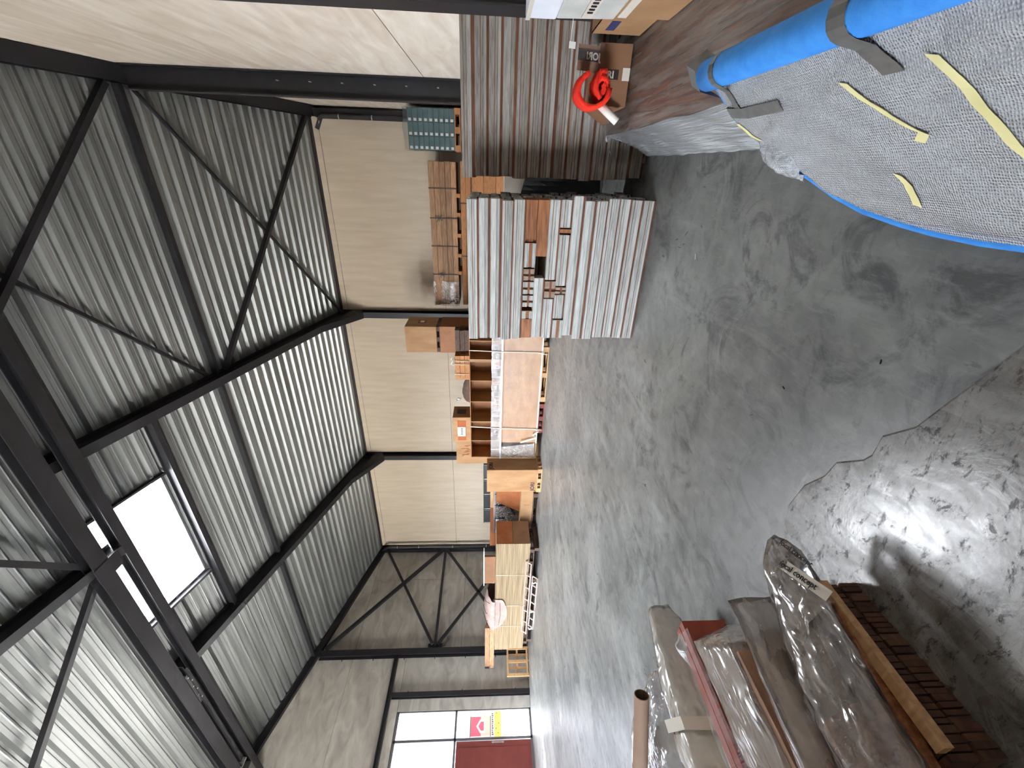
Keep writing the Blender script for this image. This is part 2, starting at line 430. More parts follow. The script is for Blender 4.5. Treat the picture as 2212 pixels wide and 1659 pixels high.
# ------------------------------------------------------------------ steel frame
def steel(name, mb, label, cat, group=None): return tag(obj(name, mb, 'steel'), label, cat, group)
FX = (-4.63, -10.79)
names = ('first', 'second')
for i, x in enumerate(FX):
    lab = ('black steel column on the long wall beside the stacked plywood crates', 'black steel column on the long wall behind the crate marked with orange scribbles')[i]
    steel('steel_column', MB().ibeam((x, WY-.15, 0), (x, WY-.15, zroof(WY-.3)-.05), .2, .3, upv=(0, 1, 0)), lab, 'column')
def rafter(x, w, d, lab, y0=WY-.02, y1=RY0+.05, haunch=True, grp=None):
    off = -d/2*math.sqrt(1+S*S)-.004
    t = thing('steel_rafter', lab, 'rafter', (x, y0, zroof(y0)-d), group=grp)
    obj('beam', MB().ibeam((x, y0, zroof(y0)+off), (x, y1, zroof(y1)+off), w, d), 'steel', t)
    if haunch:
        ya, yb = WY-.02, WY-1.75
        poly = [(ya, zroof(ya)-d-.02), (ya, zroof(ya)-d-.30), (ya-.32, zroof(ya)-d-.42), (yb, zroof(yb)-d-.012)]
        obj('haunch', MB().prism(poly, (x-w/2, 0, 0), (0, 1, 0), (0, 0, 1), (1, 0, 0), w), 'steel', t, bevel=.006)
        for k in range(4):
            obj('bolt', MB().tube([(x+w/2, ya-.12-.1*k, zroof(ya)-d-.02-.08*k), (x+w/2+.012, ya-.12-.1*k, zroof(ya)-d-.02-.08*k)], .014, 6), 'zinc', t)
    return t
rafter(-4.63, .2, .36, 'haunched black steel rafter rising from the column beside the plywood crates')
rafter(-10.79, .2, .36, 'haunched black steel rafter rising from the column behind the scribbled crate')
rafter(1.21, .26, .26, 'black steel edge rafter along the top of the near gable wall', haunch=False)
rafter(-16.40, .14, .24, 'black steel edge rafter along the top of the braced far gable', haunch=False)
# mid purlins between rafters
def on_roof(x, y, off=-.08): return (x, y, zroof(y)+off)
XS = [1.06, -4.53, -10.69, -16.34]
for i, (a, b) in enumerate(((1.07, -4.53), (-4.73, -10.69), (-10.89, -16.34))):
    steel('steel_purlin', MB().bar(on_roof(a, 8.95), on_roof(b, 8.95), .1, .12), ('black steel purlin running through the centre of the cross-braced roof bay', 'black steel purlin between the two haunched rafters below the rooflight', 'black steel purlin in the last roof bay against the braced gable')[i], 'purlin')
    steel('eave_beam', MB().bar((a, WY-.07, EAVE+.08), (b, WY-.07, EAVE+.08), .12, .17), ('black eave beam on top of the long wall above the timber piles', 'black eave beam on top of the long wall between the two columns', 'black eave beam on top of the long wall at the braced corner')[i], 'beam')
# rooflight trimmers
t = thing('rooflight_trimmer', 'black steel trimmer framing the long side of the rooflight between two rafters', 'beam', on_roof(-7.6, 7.27))
obj('long_bar', MB().ibeam(on_roof(-4.74, 7.28, -.12), on_roof(-10.68, 7.28, -.12), .13, .2), 'steel', t)
obj('cross_bar', MB().bar(on_roof(SKX0-.06, 7.2, -.06), on_roof(SKX0-.06, 5.5, -.06), .07, .1), 'steel', t)
obj('cross_bar', MB().bar(on_roof(SKX1+.05, 7.2, -.05), on_roof(SKX1+.05, 5.5, -.05), .05, .08), 'steel', t)
# roof bracing, first bay
def brace(a, b, w, lab, grp='roof bracing of the first bay'):
    steel('roof_brace', MB().bar(a, b, w, w), lab, 'brace', grp)
brace(on_roof(1.06, 9.17), on_roof(-4.5, 13.66), .055, 'slender black brace crossing the lower half of the first roof bay', None)
brace(on_roof(1.06, 13.47, -.14), on_roof(-4.52, 9.12, -.14), .10, 'sturdy black brace crossing the lower half of the first roof bay', None)
brace(on_roof(1.06, 8.7, -.14), on_roof(-2.6, 5.7, -.14), .10, 'sturdy black brace crossing the upper half of the first roof bay', None)
brace(on_roof(-.6, 5.55, -.06), on_roof(-4.5, 8.76, -.06), .06, 'slender black brace crossing the upper half of the first roof bay', None)
# twin beams along the roof
GB = 8.36
for (ya, yb), lab in (((5.60, 5.80), 'right-hand of the twin black beams running along the roof, nearer the rooflight'), ((5.02, 5.31), 'left-hand of the twin black beams running along the roof, farther from the rooflight')):
    steel('roof_beam', MB().ibeam((XL+.02, (ya+yb)/2, GB+.1), (XR-.02, (ya+yb)/2, GB+.1), yb-ya, .20), lab, 'beam')
# rear rafters and bracing
def rear(x, y, dz): return (x, y, zrear(y)+dz)
for x, lab in ((-6.57, 'black rear rafter bolted to the twin roof beams below the rooflight'), (-.9, 'black rear rafter bolted to the twin roof beams above the camera'), (-14.9, 'black rear rafter bolted to the twin roof beams near the far gable')):
    t = thing('rear_rafter', lab, 'rafter', (x, 5.0, zrear(5)))
    off = -.165
    obj('beam', MB().ibeam(rear(x, 5.62 if x == -6.57 else 5.0, off), rear(x, RIDGE, off), .18, .32), 'steel', t)
    if x == -6.57: obj('node_plate', MB().box(x-.22, x+.12, 5.0, 5.5, GB-.012, GB), 'steel', t)
brace(rear(-6.5, 5.15, -.2), rear(-.9, 1.2, -.2), .10, 'black rear roof brace running from the rafter node towards the near gable', None)
brace(rear(-6.72, 5.2, -.2), rear(-14.7, -1.5, -.2), .10, 'black rear roof brace running from the rafter node towards the far gable', None)
# cable tray between the twin beams
t = thing('cable_tray', 'black cable tray with bolted coupling between the twin roof beams', 'cable tray', (-12, 5.4, 8.4))
obj('rail', MB().box(-16.4, -10.4, 5.42, 5.50, 8.38, 8.44), 'steel', t)
obj('rail', MB().box(-16.4, -10.2, 5.40, 5.407, 8.37, 8.47), 'steel', t)
obj('coupling', MB().box(-11.6, -10.5, 5.34, 5.47, 8.385, 8.42), 'pipe', t)
for k in range(6): obj('bolt', MB().tube([(-10.6-.18*k, 5.38+.05*(k % 2), 8.385), (-10.6-.18*k, 5.38+.05*(k % 2), 8.37)], .02, 6), 'zinc', t)
obj('motor_box', MB().box(-15.9, -15.2, 5.32, 5.5, 8.22, 8.42), 'pipe', t, bevel=.02)
obj('bracket', MB().box(-15.0, -14.95, 5.28, 5.5, 8.3, 8.5), 'zinc', t)

# far gable frame
gx = XL+.13
steel('corner_column', MB().ibeam((gx+.02, WY-.16, 0), (gx+.02, WY-.16, EAVE-.02), .2, .26, upv=(0, 1, 0)), 'black corner column of the braced far gable beside the downpipe', 'column')
t = thing('gable_column', 'tall black gable column carrying the bolted cross bracing', 'column', (gx, 8.97, 0))
obj('shaft', MB().ibeam((gx, 8.97, 0), (gx, 8.97, zroof(8.97)-.24), .22, .26, upv=(1, 0, 0)), 'steel', t)
obj('gusset_plate', MB().box(gx+.02, gx+.04, 9.05, 9.28, 3.25, 3.8), 'steel', t)
for k in range(6): obj('clip', MB().bar((gx-.08, 8.86, 1.2+k*1.15), (gx-.08, 8.78, 1.2+k*1.15), .012, .03), 'steel', t)
def gbr(a, b, w, lab): steel('wall_brace', MB().bar((XL+.26, a[0], a[1]), (XL+.26, b[0], b[1]), w, w, upv=(1, 0, 0)), lab, 'brace')
gbr((13.62, 6.3), (9.2, 3.62), .10, 'gable wall brace falling from the eave corner to the column gusset')
gbr((13.62, 3.62), (9.1, 7.62), .12, 'gable wall brace rising from the downpipe to the column head')
gbr((13.7, 3.55), (9.1, 3.52), .10, 'horizontal gable wall strut between corner column and gusset')
gbr((13.6, 3.5), (9.1, .35), .10, 'lower gable wall brace falling from corner column to column foot')
gbr((9.2, 3.42), (13.6, .35), .10, 'lower gable wall brace falling from gusset to corner foot')
t = thing('door_post', 'slim black post between braced gable and glazed entrance', 'column', (gx-.03, 7.6, 0))
obj('shaft', MB().ibeam((gx-.03, 7.57, 0), (gx-.03, 7.57, 4.85), .15, .16, upv=(1, 0, 0)), 'steel', t)
for k in range(3): obj('clip', MB().bar((gx-.06, 7.64, .5+k*1.9), (gx-.06, 7.72, .5+k*1.9), .012, .03), 'steel', t)
steel('gable_girt', MB().ibeam((gx-.03, 8.86, 4.93), (gx-.03, YB+.1, 4.93), .16, .14), 'black horizontal girt above the glazed entrance', 'beam')
def pipe_thing(x, y, z1, top, lab):
    t = thing('downpipe', lab, 'pipe', (x, y, 0))
    obj('tube', MB().tube([(x, y, 0), (x, y, z1-.35), top[0], top[1]], .06, 12), 'pipe', t, smooth=True)
    for z in (1.6, 3.2, 4.8, z1-.8):
        obj('clip', MB().tube([(x, y, z), (x, y, z+.025)], .068, 12), 'zinc', t)
pipe_thing(-16.06, 13.58, 6.6, ((-16.06, 13.58, 6.25), (-16.3, 13.7, 6.5)), 'grey rainwater downpipe in the braced far corner')
pipe_thing(1.09, 13.55, 6.5, ((1.05, 13.5, 6.2), (.78, 13.5, 6.34)), 'grey rainwater downpipe in the corner above the green crates')
# near gable columns
for y, lab in ((8.95, 'black column on the near gable wall rising behind the painted beam stack'), (3.82, 'black column on the near gable wall beside the white cartons')):
    t = thing('gable_column', lab, 'column', (1.15, y, 0))
    obj('shaft', MB().ibeam((1.165, y, 0), (1.165, y, zroof(y)-.27 if y > 5.3 else 8.3), .22, .36, upv=(1, 0, 0)), 'steel', t)
    for k in range(7): obj('clip', MB().bar((1.2, y-.1, 1.9+.55*k), (1.2, y-.17, 1.9+.55*k), .012, .03), 'zinc', t)
steel('corner_column', MB().ibeam((1.18, WY-.16, 0), (1.18, WY-.16, 6.45), .2, .28, upv=(0, 1, 0)), 'black corner column behind the downpipe above the green crates', 'column')

# ------------------------------------------------------------------ glazed entrance
wx = XL-.06
w1 = bpy.data.objects.new('window_1', None); COL.objects.link(w1); w1.location = (wx, 6.7, 0); struct(w1)
fr = MB()
FZ = (2.53, 4.52)
for y in (7.13, 6.31, 4.9, 3.5, 2.1, .7, -.7, -2.1, -3.5, -4.9): fr.box(wx-.05, wx+.05, y-.035, y+.035, 0, 4.55)
for z in (.03, 2.55, 4.52): fr.box(wx-.05, wx+.05, -4.9, 7.13, z-.035, z+.035)
obj('frame', fr, 'alu', w1)
film('glass', (.95, .97, 1, 1), .03, .02, 2, bump=0, shine=.12)
for (a, b) in ((6.35, 7.09), (4.94, 6.27), (3.54, 4.86), (2.14, 3.46), (.74, 2.06), (-.66, .66), (-2.06, -.74), (-3.46, -2.14), (-4.86, -3.54)):  # bays past the door are unseen, invented to bring in side light
    for (z0, z1) in ((.07, 2.51), (2.59, 4.48)):
        if (a, z0) == (4.94, .07): continue
        if a < 4.9 and z0 < 1:  # unseen low bays closed off to cut window glare on the floor
            obj('glare_block_panel', MB().box(wx-.02, wx+.02, a, b, z0, z1), 'door_paint', w1); continue
        obj('pane', MB().box(wx-.005, wx+.005, a, b, z0, z1), 'glass', w1)
d1 = bpy.data.objects.new('door_1', None); COL.objects.link(d1); d1.location = (wx, 5.6, 0); struct(d1)
lf = obj('leaf', MB().box(wx-.025, wx+.025, 4.95, 6.26, .03, 2.5), 'door_paint', d1)
obj('recessed_panel', MB().box(wx+.026, wx+.034, 5.08, 6.10, .15, 2.36), 'door_paint', d1, bevel=.004).parent = lf
obj('handle', MB().bar((wx+.09, 6.19, .95), (wx+.09, 6.19, 1.35), .03, .03, upv=(1, 0, 0)).box(wx+.03, wx+.09, 6.18, 6.2, .98, 1.0).box(wx+.03, wx+.09, 6.18, 6.2, 1.3, 1.32), 'zinc', d1).parent = lf
# pavement and estate sign outside
mat('paving', lin(170, 166, 158), lin(188, 184, 176), 2, rough=.9)
mat('added_facade_dark', lin(76, 79, 86), lin(86, 89, 96), 3, rough=.9)  # kept dark so the added building lowers the brightness beyond the glazing
tag(obj('pavement', MB().box(XL-14, XL-.7, -6.2, 30, -.12, -.06), 'paving'), 'pale paving outside the glazed entrance', 'paving')
tag(obj('yard', MB().box(XL-9, XR+9, YB-22, YB-.25, -.12, -.02), 'paving'), 'pale concrete yard outside the gates', 'yard')
t = thing('added_building', 'added unseen building across the pavement, dimming the light through the glazed entrance', 'building', (XL-14.3, 7, 0))  # unseen block added to hold back sky light at the glazed front
obj('facade', MB().box(XL-14.6, XL-14.05, -18, 30, -.12, 15), 'added_facade_dark', t)
for q in range(6): obj('window', MB().box(XL-14.049, XL-14.0, -6+5*q, -3.5+5*q, 3.2, 5.2), 'alu', t)
obj('cornice', MB().box(XL-14.7, XL-13.9, -18, 30, 15, 15.3), 'added_facade_dark', t)
mat('sign_red', lin(214, 78, 104), rough=.5); mat('sign_peach', lin(238, 196, 176), rough=.5); mat('sign_yellow', lin(238, 232, 86), rough=.5); mat('ink', lin(18, 18, 20), rough=.6)
sx = XL-.75
t = thing('sign_board', 'red and yellow notice board with a house emblem outside the entrance glazing', 'sign', (sx, 6.9, 0))
def k(y): return y   # sign spans y 6.75..7.3
obj('backing', MB().box(sx-.03, sx, 6.6, 7.42, .95, 2.12), 'white', t)
obj('red_panel', MB().box(sx, sx+.006, 6.66, 7.22, 1.72, 2.06), 'sign_red', t)
obj('peach_panel', MB().box(sx, sx+.006, 6.66, 7.22, 1.40, 1.715), 'sign_peach', t)
hx = [(-.2, -.1), (.2, -.1), (.2, .06), (0, .2), (-.2, .06)]
em = obj('emblem', MB().prism(hx, (sx+.007, 6.94, 1.68), (0, 1, 0), (0, 0, 1), (1, 0, 0), .004), 'white', t)
eh = obj('emblem_house', MB().prism([(p*.65, q*.65) for p, q in hx], (sx+.0115, 6.94, 1.68), (0, 1, 0), (0, 0, 1), (1, 0, 0), .004), 'sign_red', t); eh.parent = em
for z in (2.08, 1.385): obj('rule_line', MB().box(sx, sx+.006, 6.64, 7.24, z-.012, z+.012), 'ink', t)
yb_ = obj('yellow_band', MB().box(sx, sx+.006, 6.62, 7.38, 1.02, 1.24), 'sign_yellow', t)
for q in range(11):
    y = 6.68+.06*q; obj('letter', MB().box(sx, sx+.007, y, y+.035, 1.28+.01*(q % 3), 1.335), 'ink', t)
for q, (y, z) in enumerate(((6.72, 1.1), (6.85, 1.17), (7.0, 1.08), (7.3, 1.16))): obj('printed_mark', MB().box(sx+.006, sx+.009, y, y+.03, z, z+.03), 'ink', t).parent = yb_
for y in (6.68, 7.34): obj('post', MB().box(sx-.06, sx-.03, y-.02, y+.02, -.06, 2.1), 'zinc', t)

# ================================================================== goods stored in the hall
mat('paint_grey', lin(146, 146, 142), lin(184, 186, 182), 6, (1.0, 9, 12), .7, bump=.25, bscale=30, lo=.3, hi=.66, rnd=.10, c3=lin(118, 92, 74), s3=7, f3=.66)
mat('paint_pale', lin(168, 170, 167), lin(200, 202, 199), 6, (1.0, 9, 12), .7, bump=.25, bscale=30, lo=.3, hi=.66, rnd=.08, c3=lin(128, 104, 88), s3=7, f3=.68)
mat('paint_dull', lin(122, 112, 104), lin(162, 156, 149), 6, (1.0, 9, 12), .75, bump=.25, bscale=30, lo=.3, hi=.68, rnd=.12, c3=lin(100, 76, 60), s3=7, f3=.63)
mat('paint_dull_pale', lin(144, 138, 131), lin(176, 172, 166), 6, (1.0, 9, 12), .75, bump=.25, bscale=30, lo=.3, hi=.68, rnd=.10, c3=lin(110, 88, 72), s3=7, f3=.65)
mat('tongue_wood', lin(92, 54, 36), lin(124, 76, 50), 6, (1, 8, 8), .7, rnd=.18)
mat('plank_brown', lin(120, 72, 42), lin(160, 104, 64), 5, (1, 14, 10), .6, bump=.15, rnd=.12)
mat('end_grain', lin(132, 112, 98), lin(158, 138, 120), 20, rough=.8)
mat('pine', lin(172, 130, 86), lin(198, 158, 112), 4, (1, 12, 10), .65, bump=.1, rnd=.08)
mat('pine_dull', lin(132, 98, 70), lin(170, 130, 96), 4, (1, 12, 10), .7, bump=.1, rnd=.24)
mat('pallet_orange', lin(160, 104, 62), lin(182, 128, 82), 5, (2, 9, 9), .75, rnd=.1)
mat('pallet_red', lin(104, 44, 34), lin(128, 58, 46), 5, (2, 9, 9), .7, rnd=.1)
mat('pallet_dark', lin(72, 56, 46), lin(98, 78, 64), 5, (2, 9, 9), .8, rnd=.1)
mat('plywood', lin(150, 108, 66), lin(168, 128, 84), 1.6, (3, 3, 1), .6, rnd=.05, c3=lin(134, 90, 54), s3=5, f3=.66)
mat('plywood_orange', lin(142, 88, 46), lin(158, 104, 60), 2, (2, 2, 1), .6, rnd=.05, c3=lin(122, 72, 36), s3=5, f3=.62)
mat('osb', lin(158, 112, 70), lin(176, 132, 88), 1.8, (1.5, 1, 3), .6, c3=lin(112, 78, 48), s3=40, f3=.70)
mat('cardboard', lin(128, 92, 66), lin(140, 102, 74), 3, rough=.8)
mat('cardboard_light', lin(150, 114, 78), lin(164, 128, 92), 3, rough=.8)
mat('cardboard_orange', lin(142, 80, 42), lin(158, 94, 52), 4, rough=.8)
mat('sheet_edge', lin(122, 102, 76), lin(176, 156, 124), 1.6, (.35, 1, 30), .85, bump=.2, bscale=60)
mat('crate_green', lin(40, 74, 76), lin(50, 88, 88), 4, rough=.5)
mat('black_wrap', lin(22, 25, 27), lin(34, 38, 40), 8, rough=.35, bump=.3, bscale=20)
mat('rope', lin(232, 226, 206), rough=.8)
mat('strap_dark', lin(58, 46, 40), rough=.6)
mat('red_foam', lin(226, 34, 14), lin(240, 50, 24), 14, rough=.9, bump=.4, bscale=60)
mat('white_card', lin(228, 222, 208), lin(238, 234, 224), 4, rough=.7)
mat('paper_white', lin(222, 226, 236), lin(234, 236, 242), 5, rough=.6, bump=.15, bscale=12)
mat('paper_grey', lin(186, 190, 186), lin(206, 208, 202), 5, rough=.5, bump=.35, bscale=9)
mat('foam_blue', lin(52, 136, 222), lin(62, 148, 230), 20, rough=.8, bump=.15, bscale=120)
mat('duct_tape', lin(98, 98, 96), lin(112, 112, 110), 30, rough=.32, metal=.25)
mat('masking_tape', lin(214, 206, 146), lin(224, 216, 160), 10, rough=.8)
mat('tape_dark', lin(52, 44, 40), rough=.5)
mat('tape_white', lin(214, 208, 196), rough=.4)
mat('brown_strip', lin(66, 42, 27), lin(94, 64, 42), 6, (10, 1, 3), .8, bump=.2, rnd=.22)
mat('red_board', lin(150, 66, 48), lin(170, 80, 58), 4, (4, 1, 4), .5)
mat('wood_planks_wrapped', lin(140, 104, 80), lin(176, 136, 106), 4, (12, 1, 6), .6, rnd=.08)
mat('wood_block', lin(120, 84, 62), lin(166, 122, 92), 3, (9, .7, 4), .55, bump=.2, bscale=12)
mat('foam_white', lin(206, 198, 180), lin(224, 218, 204), 5, rough=.5, bump=.5, bscale=14)
mat('tube_card', lin(140, 112, 92), lin(152, 124, 104), 6, rough=.75)
mat('pink_sheet', lin(158, 136, 128), lin(172, 152, 144), 4, rough=.5, bump=.5, bscale=6)
mat('blue_ink', lin(44, 50, 92), rough=.7)
mat('orange_mark', lin(160, 84, 36), rough=.7)
film('stretch_film', (.62, .60, .58, 1), .22, .28, 6, (8, .5, 8), .6, .16, .16, 'FBM')
film('stretch_film_pale', (.74, .78, .80, 1), .66, .24, 7, (8, .6, 8), .6, .14, .30, 'FBM')
film('clear_film', (.80, .80, .82, 1), .07, .25, 14, (1, 5, 1), .7, .05, .09, 'FBM', 5)
film('film_crinkle', (.50, .44, .39, 1), .42, .17, 22, (1.4, .7, 1.4), 1.0, .14, .40, 'RIDGED_MULTIFRACTAL', 5)
film('bubble_grey', (.46, .48, .50, 1), .86, .22, 150, (1, 1, 1), .45, .10, .36, 'BUBBLE')
film('film_soft', (.50, .43, .37, 1), .50, .2, 16, (1.6, .6, 1.6), .9, .10, .34, 'RIDGED_MULTIFRACTAL', 5)
film('film_pearl', (.62, .65, .68, 1), .70, .16, 26, (1.3, .8, 1.3), 1.0, .12, .5, 'RIDGED_MULTIFRACTAL', 5)
film('shelf_film', (.80, .76, .74, 1), .26, .2, 9, (6, 3, .8), .6, .16, .22, 'FBM')
film('milky_wrap', (.66, .63, .57, 1), .86, .22, 16, (1.5, 1, 1.5), .9, .06, .34, 'RIDGED_MULTIFRACTAL', 5)

ORD = ('first', 'second', 'third', 'fourth', 'fifth', 'sixth', 'seventh', 'eighth', 'ninth', 'tenth', 'eleventh', 'twelfth', 'thirteenth', 'fourteenth', 'fifteenth', 'sixteenth')
def text_mesh(name, s, size, o, u, v, m, parent, bold=.0, depth=.002):
    """flat lettering: baseline start o, reading direction u, letter-up v"""
    cu = bpy.data.curves.new(name, 'FONT'); cu.body = s; cu.size = size; cu.offset = bold*size; cu.resolution_u = 3; cu.extrude = depth
    tmp = bpy.data.objects.new(name+'_tmp', cu); COL.objects.link(tmp)
    dg = bpy.context.evaluated_depsgraph_get(); me = bpy.data.meshes.new_from_object(tmp.evaluated_get(dg))
    bpy.data.objects.remove(tmp); bpy.data.curves.remove(cu)
    u, v = Vector(u).normalized(), Vector(v).normalized(); w = u.cross(v)
    po = parent.matrix_basis.to_translation()
    o = Vector(o)-po
    for q in me.vertices: q.co = o + u*q.co.x + v*q.co.y + w*q.co.z
    me.materials.clear(); me.materials.append(MATS[m])
    ob = bpy.data.objects.new(name, me); COL.objects.link(ob); ob.parent = parent
    return ob
def rope(name, pts, r, m, parent): return obj(name, MB().tube(pts, r, 6), m, parent, smooth=True)

# ------------------------------------------------------------------ pallets
def pallet(label, x, y, z, lx, ly, m, h=.144, rotz=0, group=None, boards=5):
    t = thing('pallet', label, 'pallet', (x, y, z), rotz, group)
    bw = .1 if lx > 1 else .09
    for i in range(3):
        yy = -ly/2 + .05 + i*(ly-.1)/2
        obj('bottom_board', MB().box(-lx/2, lx/2, yy-.05, yy+.05, 0, .022), m, t, local=True)
        for j in range(3):
            xx = -lx/2+.07+j*(lx-.14)/2
            obj('block', MB().box(xx-.07, xx+.07, yy-.05, yy+.05, .022, h-.022), m, t, local=True)
    for i in range(boards):
        yy = -ly/2+.05+i*(ly-.1)/(boards-1)
        obj('deck_board', MB().box(-lx/2, lx/2, yy-.05, yy+.05, h-.022, h), m, t, local=True)
    return t

# ------------------------------------------------------------------ stacks of grooved painted beams
def beam_mesh(L, d, h, var, tongue=.02, rec=.014):
    """painted timber with fine grooves along the face; front at y=0"""
    g = var; z0 = tongue
    prof = [(0.0, z0)]
    for q in g: prof += [(0, q-.003), (.005, q), (0, q+.003)]
    prof += [(0, h-.006), (.004, h), (d, h), (d, z0)]
    b = MB()
    return b.prism(prof, (0, 0, 0), (0, 1, 0), (0, 0, 1), (1, 0, 0), L)
def make_beam(L, d, h, var, m, label, cat, group, tongue=.02):
    o = obj('painted_timber', beam_mesh(L, d, h, var, tongue), m); tag(o, label, cat, group)
    obj('tongue', MB().box(.002, L-.002, .013, d-.01, 0, tongue), 'tongue_wood', o, local=True)
    pale = {'paint_grey': 'paint_pale', 'paint_dull': 'paint_dull_pale'}[m]
    za = var[-1]+.004 if len(var) != 2 else tongue+.002; zb = h-.008 if len(var) != 2 else var[0]-.004
    obj('face_strip', MB().box(.001, L-.001, -.004, .001, za, zb), pale, o, local=True)
    if len(var) > 1: obj('groove_line', MB().box(.001, L-.001, -.0006, .002, var[-1]-.0025, var[-1]+.0025), 'tongue_wood', o, local=True)
    return o
def place(o, x, y, z, first):
    if first: o.location = (x, y, z); return o
    r = dup(o, (x, y, z)); return r
H1, N1 = .1275, 14
lab1 = 'grey painted grooved timber beam in the taller stack against the near gable wall'
g1 = 'painted beams of the stack by the gable wall'
protos = [make_beam(1.33, .14, H1, v, m, lab1, 'timber', g1, tg) for v, m, tg in (
    ((.05, .075), 'paint_dull', .022), ((.06,), 'paint_dull', .026), ((.045, .068, .095), 'paint_dull', .018), ((.072, .1), 'paint_dull', .030))]
used = [0]*4
for k in range(N1):
    for row in range(3):
        i = (k*3+row*5+k//3) % 4
        q_ = place(protos[i], -.085+R(-.012, .012)+(.0 if k > 3 else .012*(3-k)), 4.5+R(0, .012)+row*.35, k*H1, used[i] == 0); used[i] = 1
        q_['label'] = 'grey painted grooved beam, %s course from the floor, %s row of the gable-wall stack' % (ORD[k], ('front', 'middle', 'rear')[row])
H2, N2 = .1075, 16
lab2 = 'pale grey painted grooved timber beam in the freestanding stack'
g2 = 'painted beams of the freestanding stack'
protos2 = [make_beam(1.33, .14, H2, v, m, lab2, 'timber', g2, tg) for v, m, tg in (
    ((.042, .062), 'paint_grey', .018), ((.05,), 'paint_grey', .024), ((.038, .06, .082), 'paint_grey', .015), ((.06, .085), 'paint_grey', .022))]
used2 = [0]*4
S2X = lambda z: -1.545 - .05*(z/1.72) # left end leans out with height
for k in range(N2):
    z = k*H2; course = N2-1-k
    if course in (5, 6, 7, 8): continue
    for row in range(5):
        i = (k*3+row*5+k//2) % 4
        q_ = place(protos2[i], S2X(z)+R(-.014, .014)+(.03 if row == 0 and course in (8, 9) else 0), 3.97+R(0, .012)+row*.235, z, used2[i] == 0); used2[i] = 1
        q_['label'] = 'pale grey painted beam, %s course from the floor, %s of the freestanding stack' % (ORD[k], ('front row', 'second row', 'third row', 'fourth row', 'rear row')[row])
# the mixed courses: short offcuts (fractions of the width counted from the right-hand end)
def seg(course, a, b, kind, lab):
    z = (N2-1-course)*H2; xr = S2X(z)+1.33
    x1, x0 = xr-a, xr-b
    h = H2-.002
    if kind == 'grey':
        o = make_beam(x1-x0-.004, .14, H2, ((.05, .075), (.06,), (.04, .062, .085))[int(a*10) % 3], 'paint_grey', lab, 'timber', None, .016); o.location = (x0+.002, 3.97+R(0, .014), z); return
    if kind == 'brown':
        tag(obj('bare_plank', MB().box(x0+.002, x1-.002, 3.985+R(0, .02), 4.3, z, z+h), 'plank_brown', bevel=.003), lab, 'plank'); return
    t = thing('beam_offcut', lab, 'offcut', ((x0+x1)/2, 4.05, z))
    w = x1-x0-.006; xa = x0+.003
    obj('core', MB().box(xa, xa+w, 3.99, 4.2, z, z+h), 'tongue_wood' if kind == 'end' else 'plank_brown', t)
    pm = 'end_grain' if kind == 'end' else 'paint_grey'
    if kind in ('end', 'cross'):
        for (fa, fb, ga, gb) in ((0, .38, 0, .36), (.58, 1, 0, .36), (0, .38, .56, 1), (.58, 1, .56, 1)):
            obj('end_pad', MB().box(xa+w*fa, xa+w*fb, 3.972, 3.99, z+h*ga, z+h*gb), pm, t)
    else:
        for (fa, fb) in ((0, .3), (.62, 1)): obj('face_strip', MB().box(xa, xa+w, 3.972, 3.99, z+h*fa, z+h*fb), pm, t)
seg(5, 0, .37, 'brown', 'bare brown plank topping the gap in the freestanding stack')
seg(5, .37, .60, 'strip', 'short striped offcut beside the upper brown plank in the freestanding stack')
seg(5, .61, .725, 'end', 'brown cross-grooved beam end beside the striped offcut')
seg(5, .735, .86, 'cross', 'white cross-grooved beam end beside the brown cross-grooved one')
seg(5, .87, .99, 'cross', 'white cross-grooved beam end beside a dark gap in the freestanding stack')
seg(5, 1.03, 1.115, 'strip', 'tiny striped offcut between dark gap and brown end plank')
seg(5, 1.12, 1.33, 'brown', 'short bare brown plank at the outer end of the freestanding stack')
seg(6, 0, .50, 'brown', 'bare brown plank with chalk lines above the dark hole in the freestanding stack')
seg(6, .70, 1.32, 'grey', 'short grey beam ending at the dark hole in the freestanding stack')
seg(7, 0, .72, 'grey', 'grey beam with a bare patch below the dark hole')
seg(7, .73, .90, 'end', 'brown notched offcut wedged between two short grey beams')
seg(7, .91, 1.33, 'grey', 'short grey beam left of the notched brown offcut')
seg(8, 0, .24, 'grey', 'shortest grey beam under the bare-patched beam')
seg(8, .25, .29, 'brown', 'narrow upright brown spacer in the freestanding stack')
seg(8, .30, .78, 'grey', 'half-length grey beam between two brown spacers')
seg(8, .79, .86, 'end', 'small brown spacer block in the lower mixed course')
seg(8, .87, 1.12, 'grey', 'quarter-length grey beam beside the small spacer block')
seg(8, 1.13, 1.33, 'strip', 'striped offcut closing the lower mixed course')
for course in (5, 6, 7, 8):
    z = (N2-1-course)*H2
    for row in (1, 2, 3, 4):
        if course == 6 and row == 1: continue
        q_ = place(protos2[(course+row) % 4], S2X(z)+R(-.01, .01), 4.32+(row-1)*.17, z, False)
        q_['label'] = 'pale grey painted beam behind the offcuts, %s course from the floor, %s row' % (ORD[N2-1-course], ('', 'second', 'third', 'fourth', 'rear')[row])
# white carton and black sheeting seen through the slot between both stacks
t = thing('white_carton', 'white carton glimpsed through the slot between the two beam stacks', 'carton', (-.1, 6.4, 0))
obj('body', MB().box(-.45, .1, 6.3, 6.8, .9, 1.32), 'white_card', t, bevel=.004)
obj('lower_crate', MB().box(-.6, .2, 6.2, 6.9, 0, .9), 'pallet_dark', t)
tag(obj('black_sheet', MB().grid(lambda a, b: (-.75+.85*a, 6.1+.05*math.sin(9*a+3*b), .02+1.18*b-.2*a*b), 14, 6), 'black_wrap'), 'black plastic sheet hanging behind the slot between the two beam stacks', 'sheet')

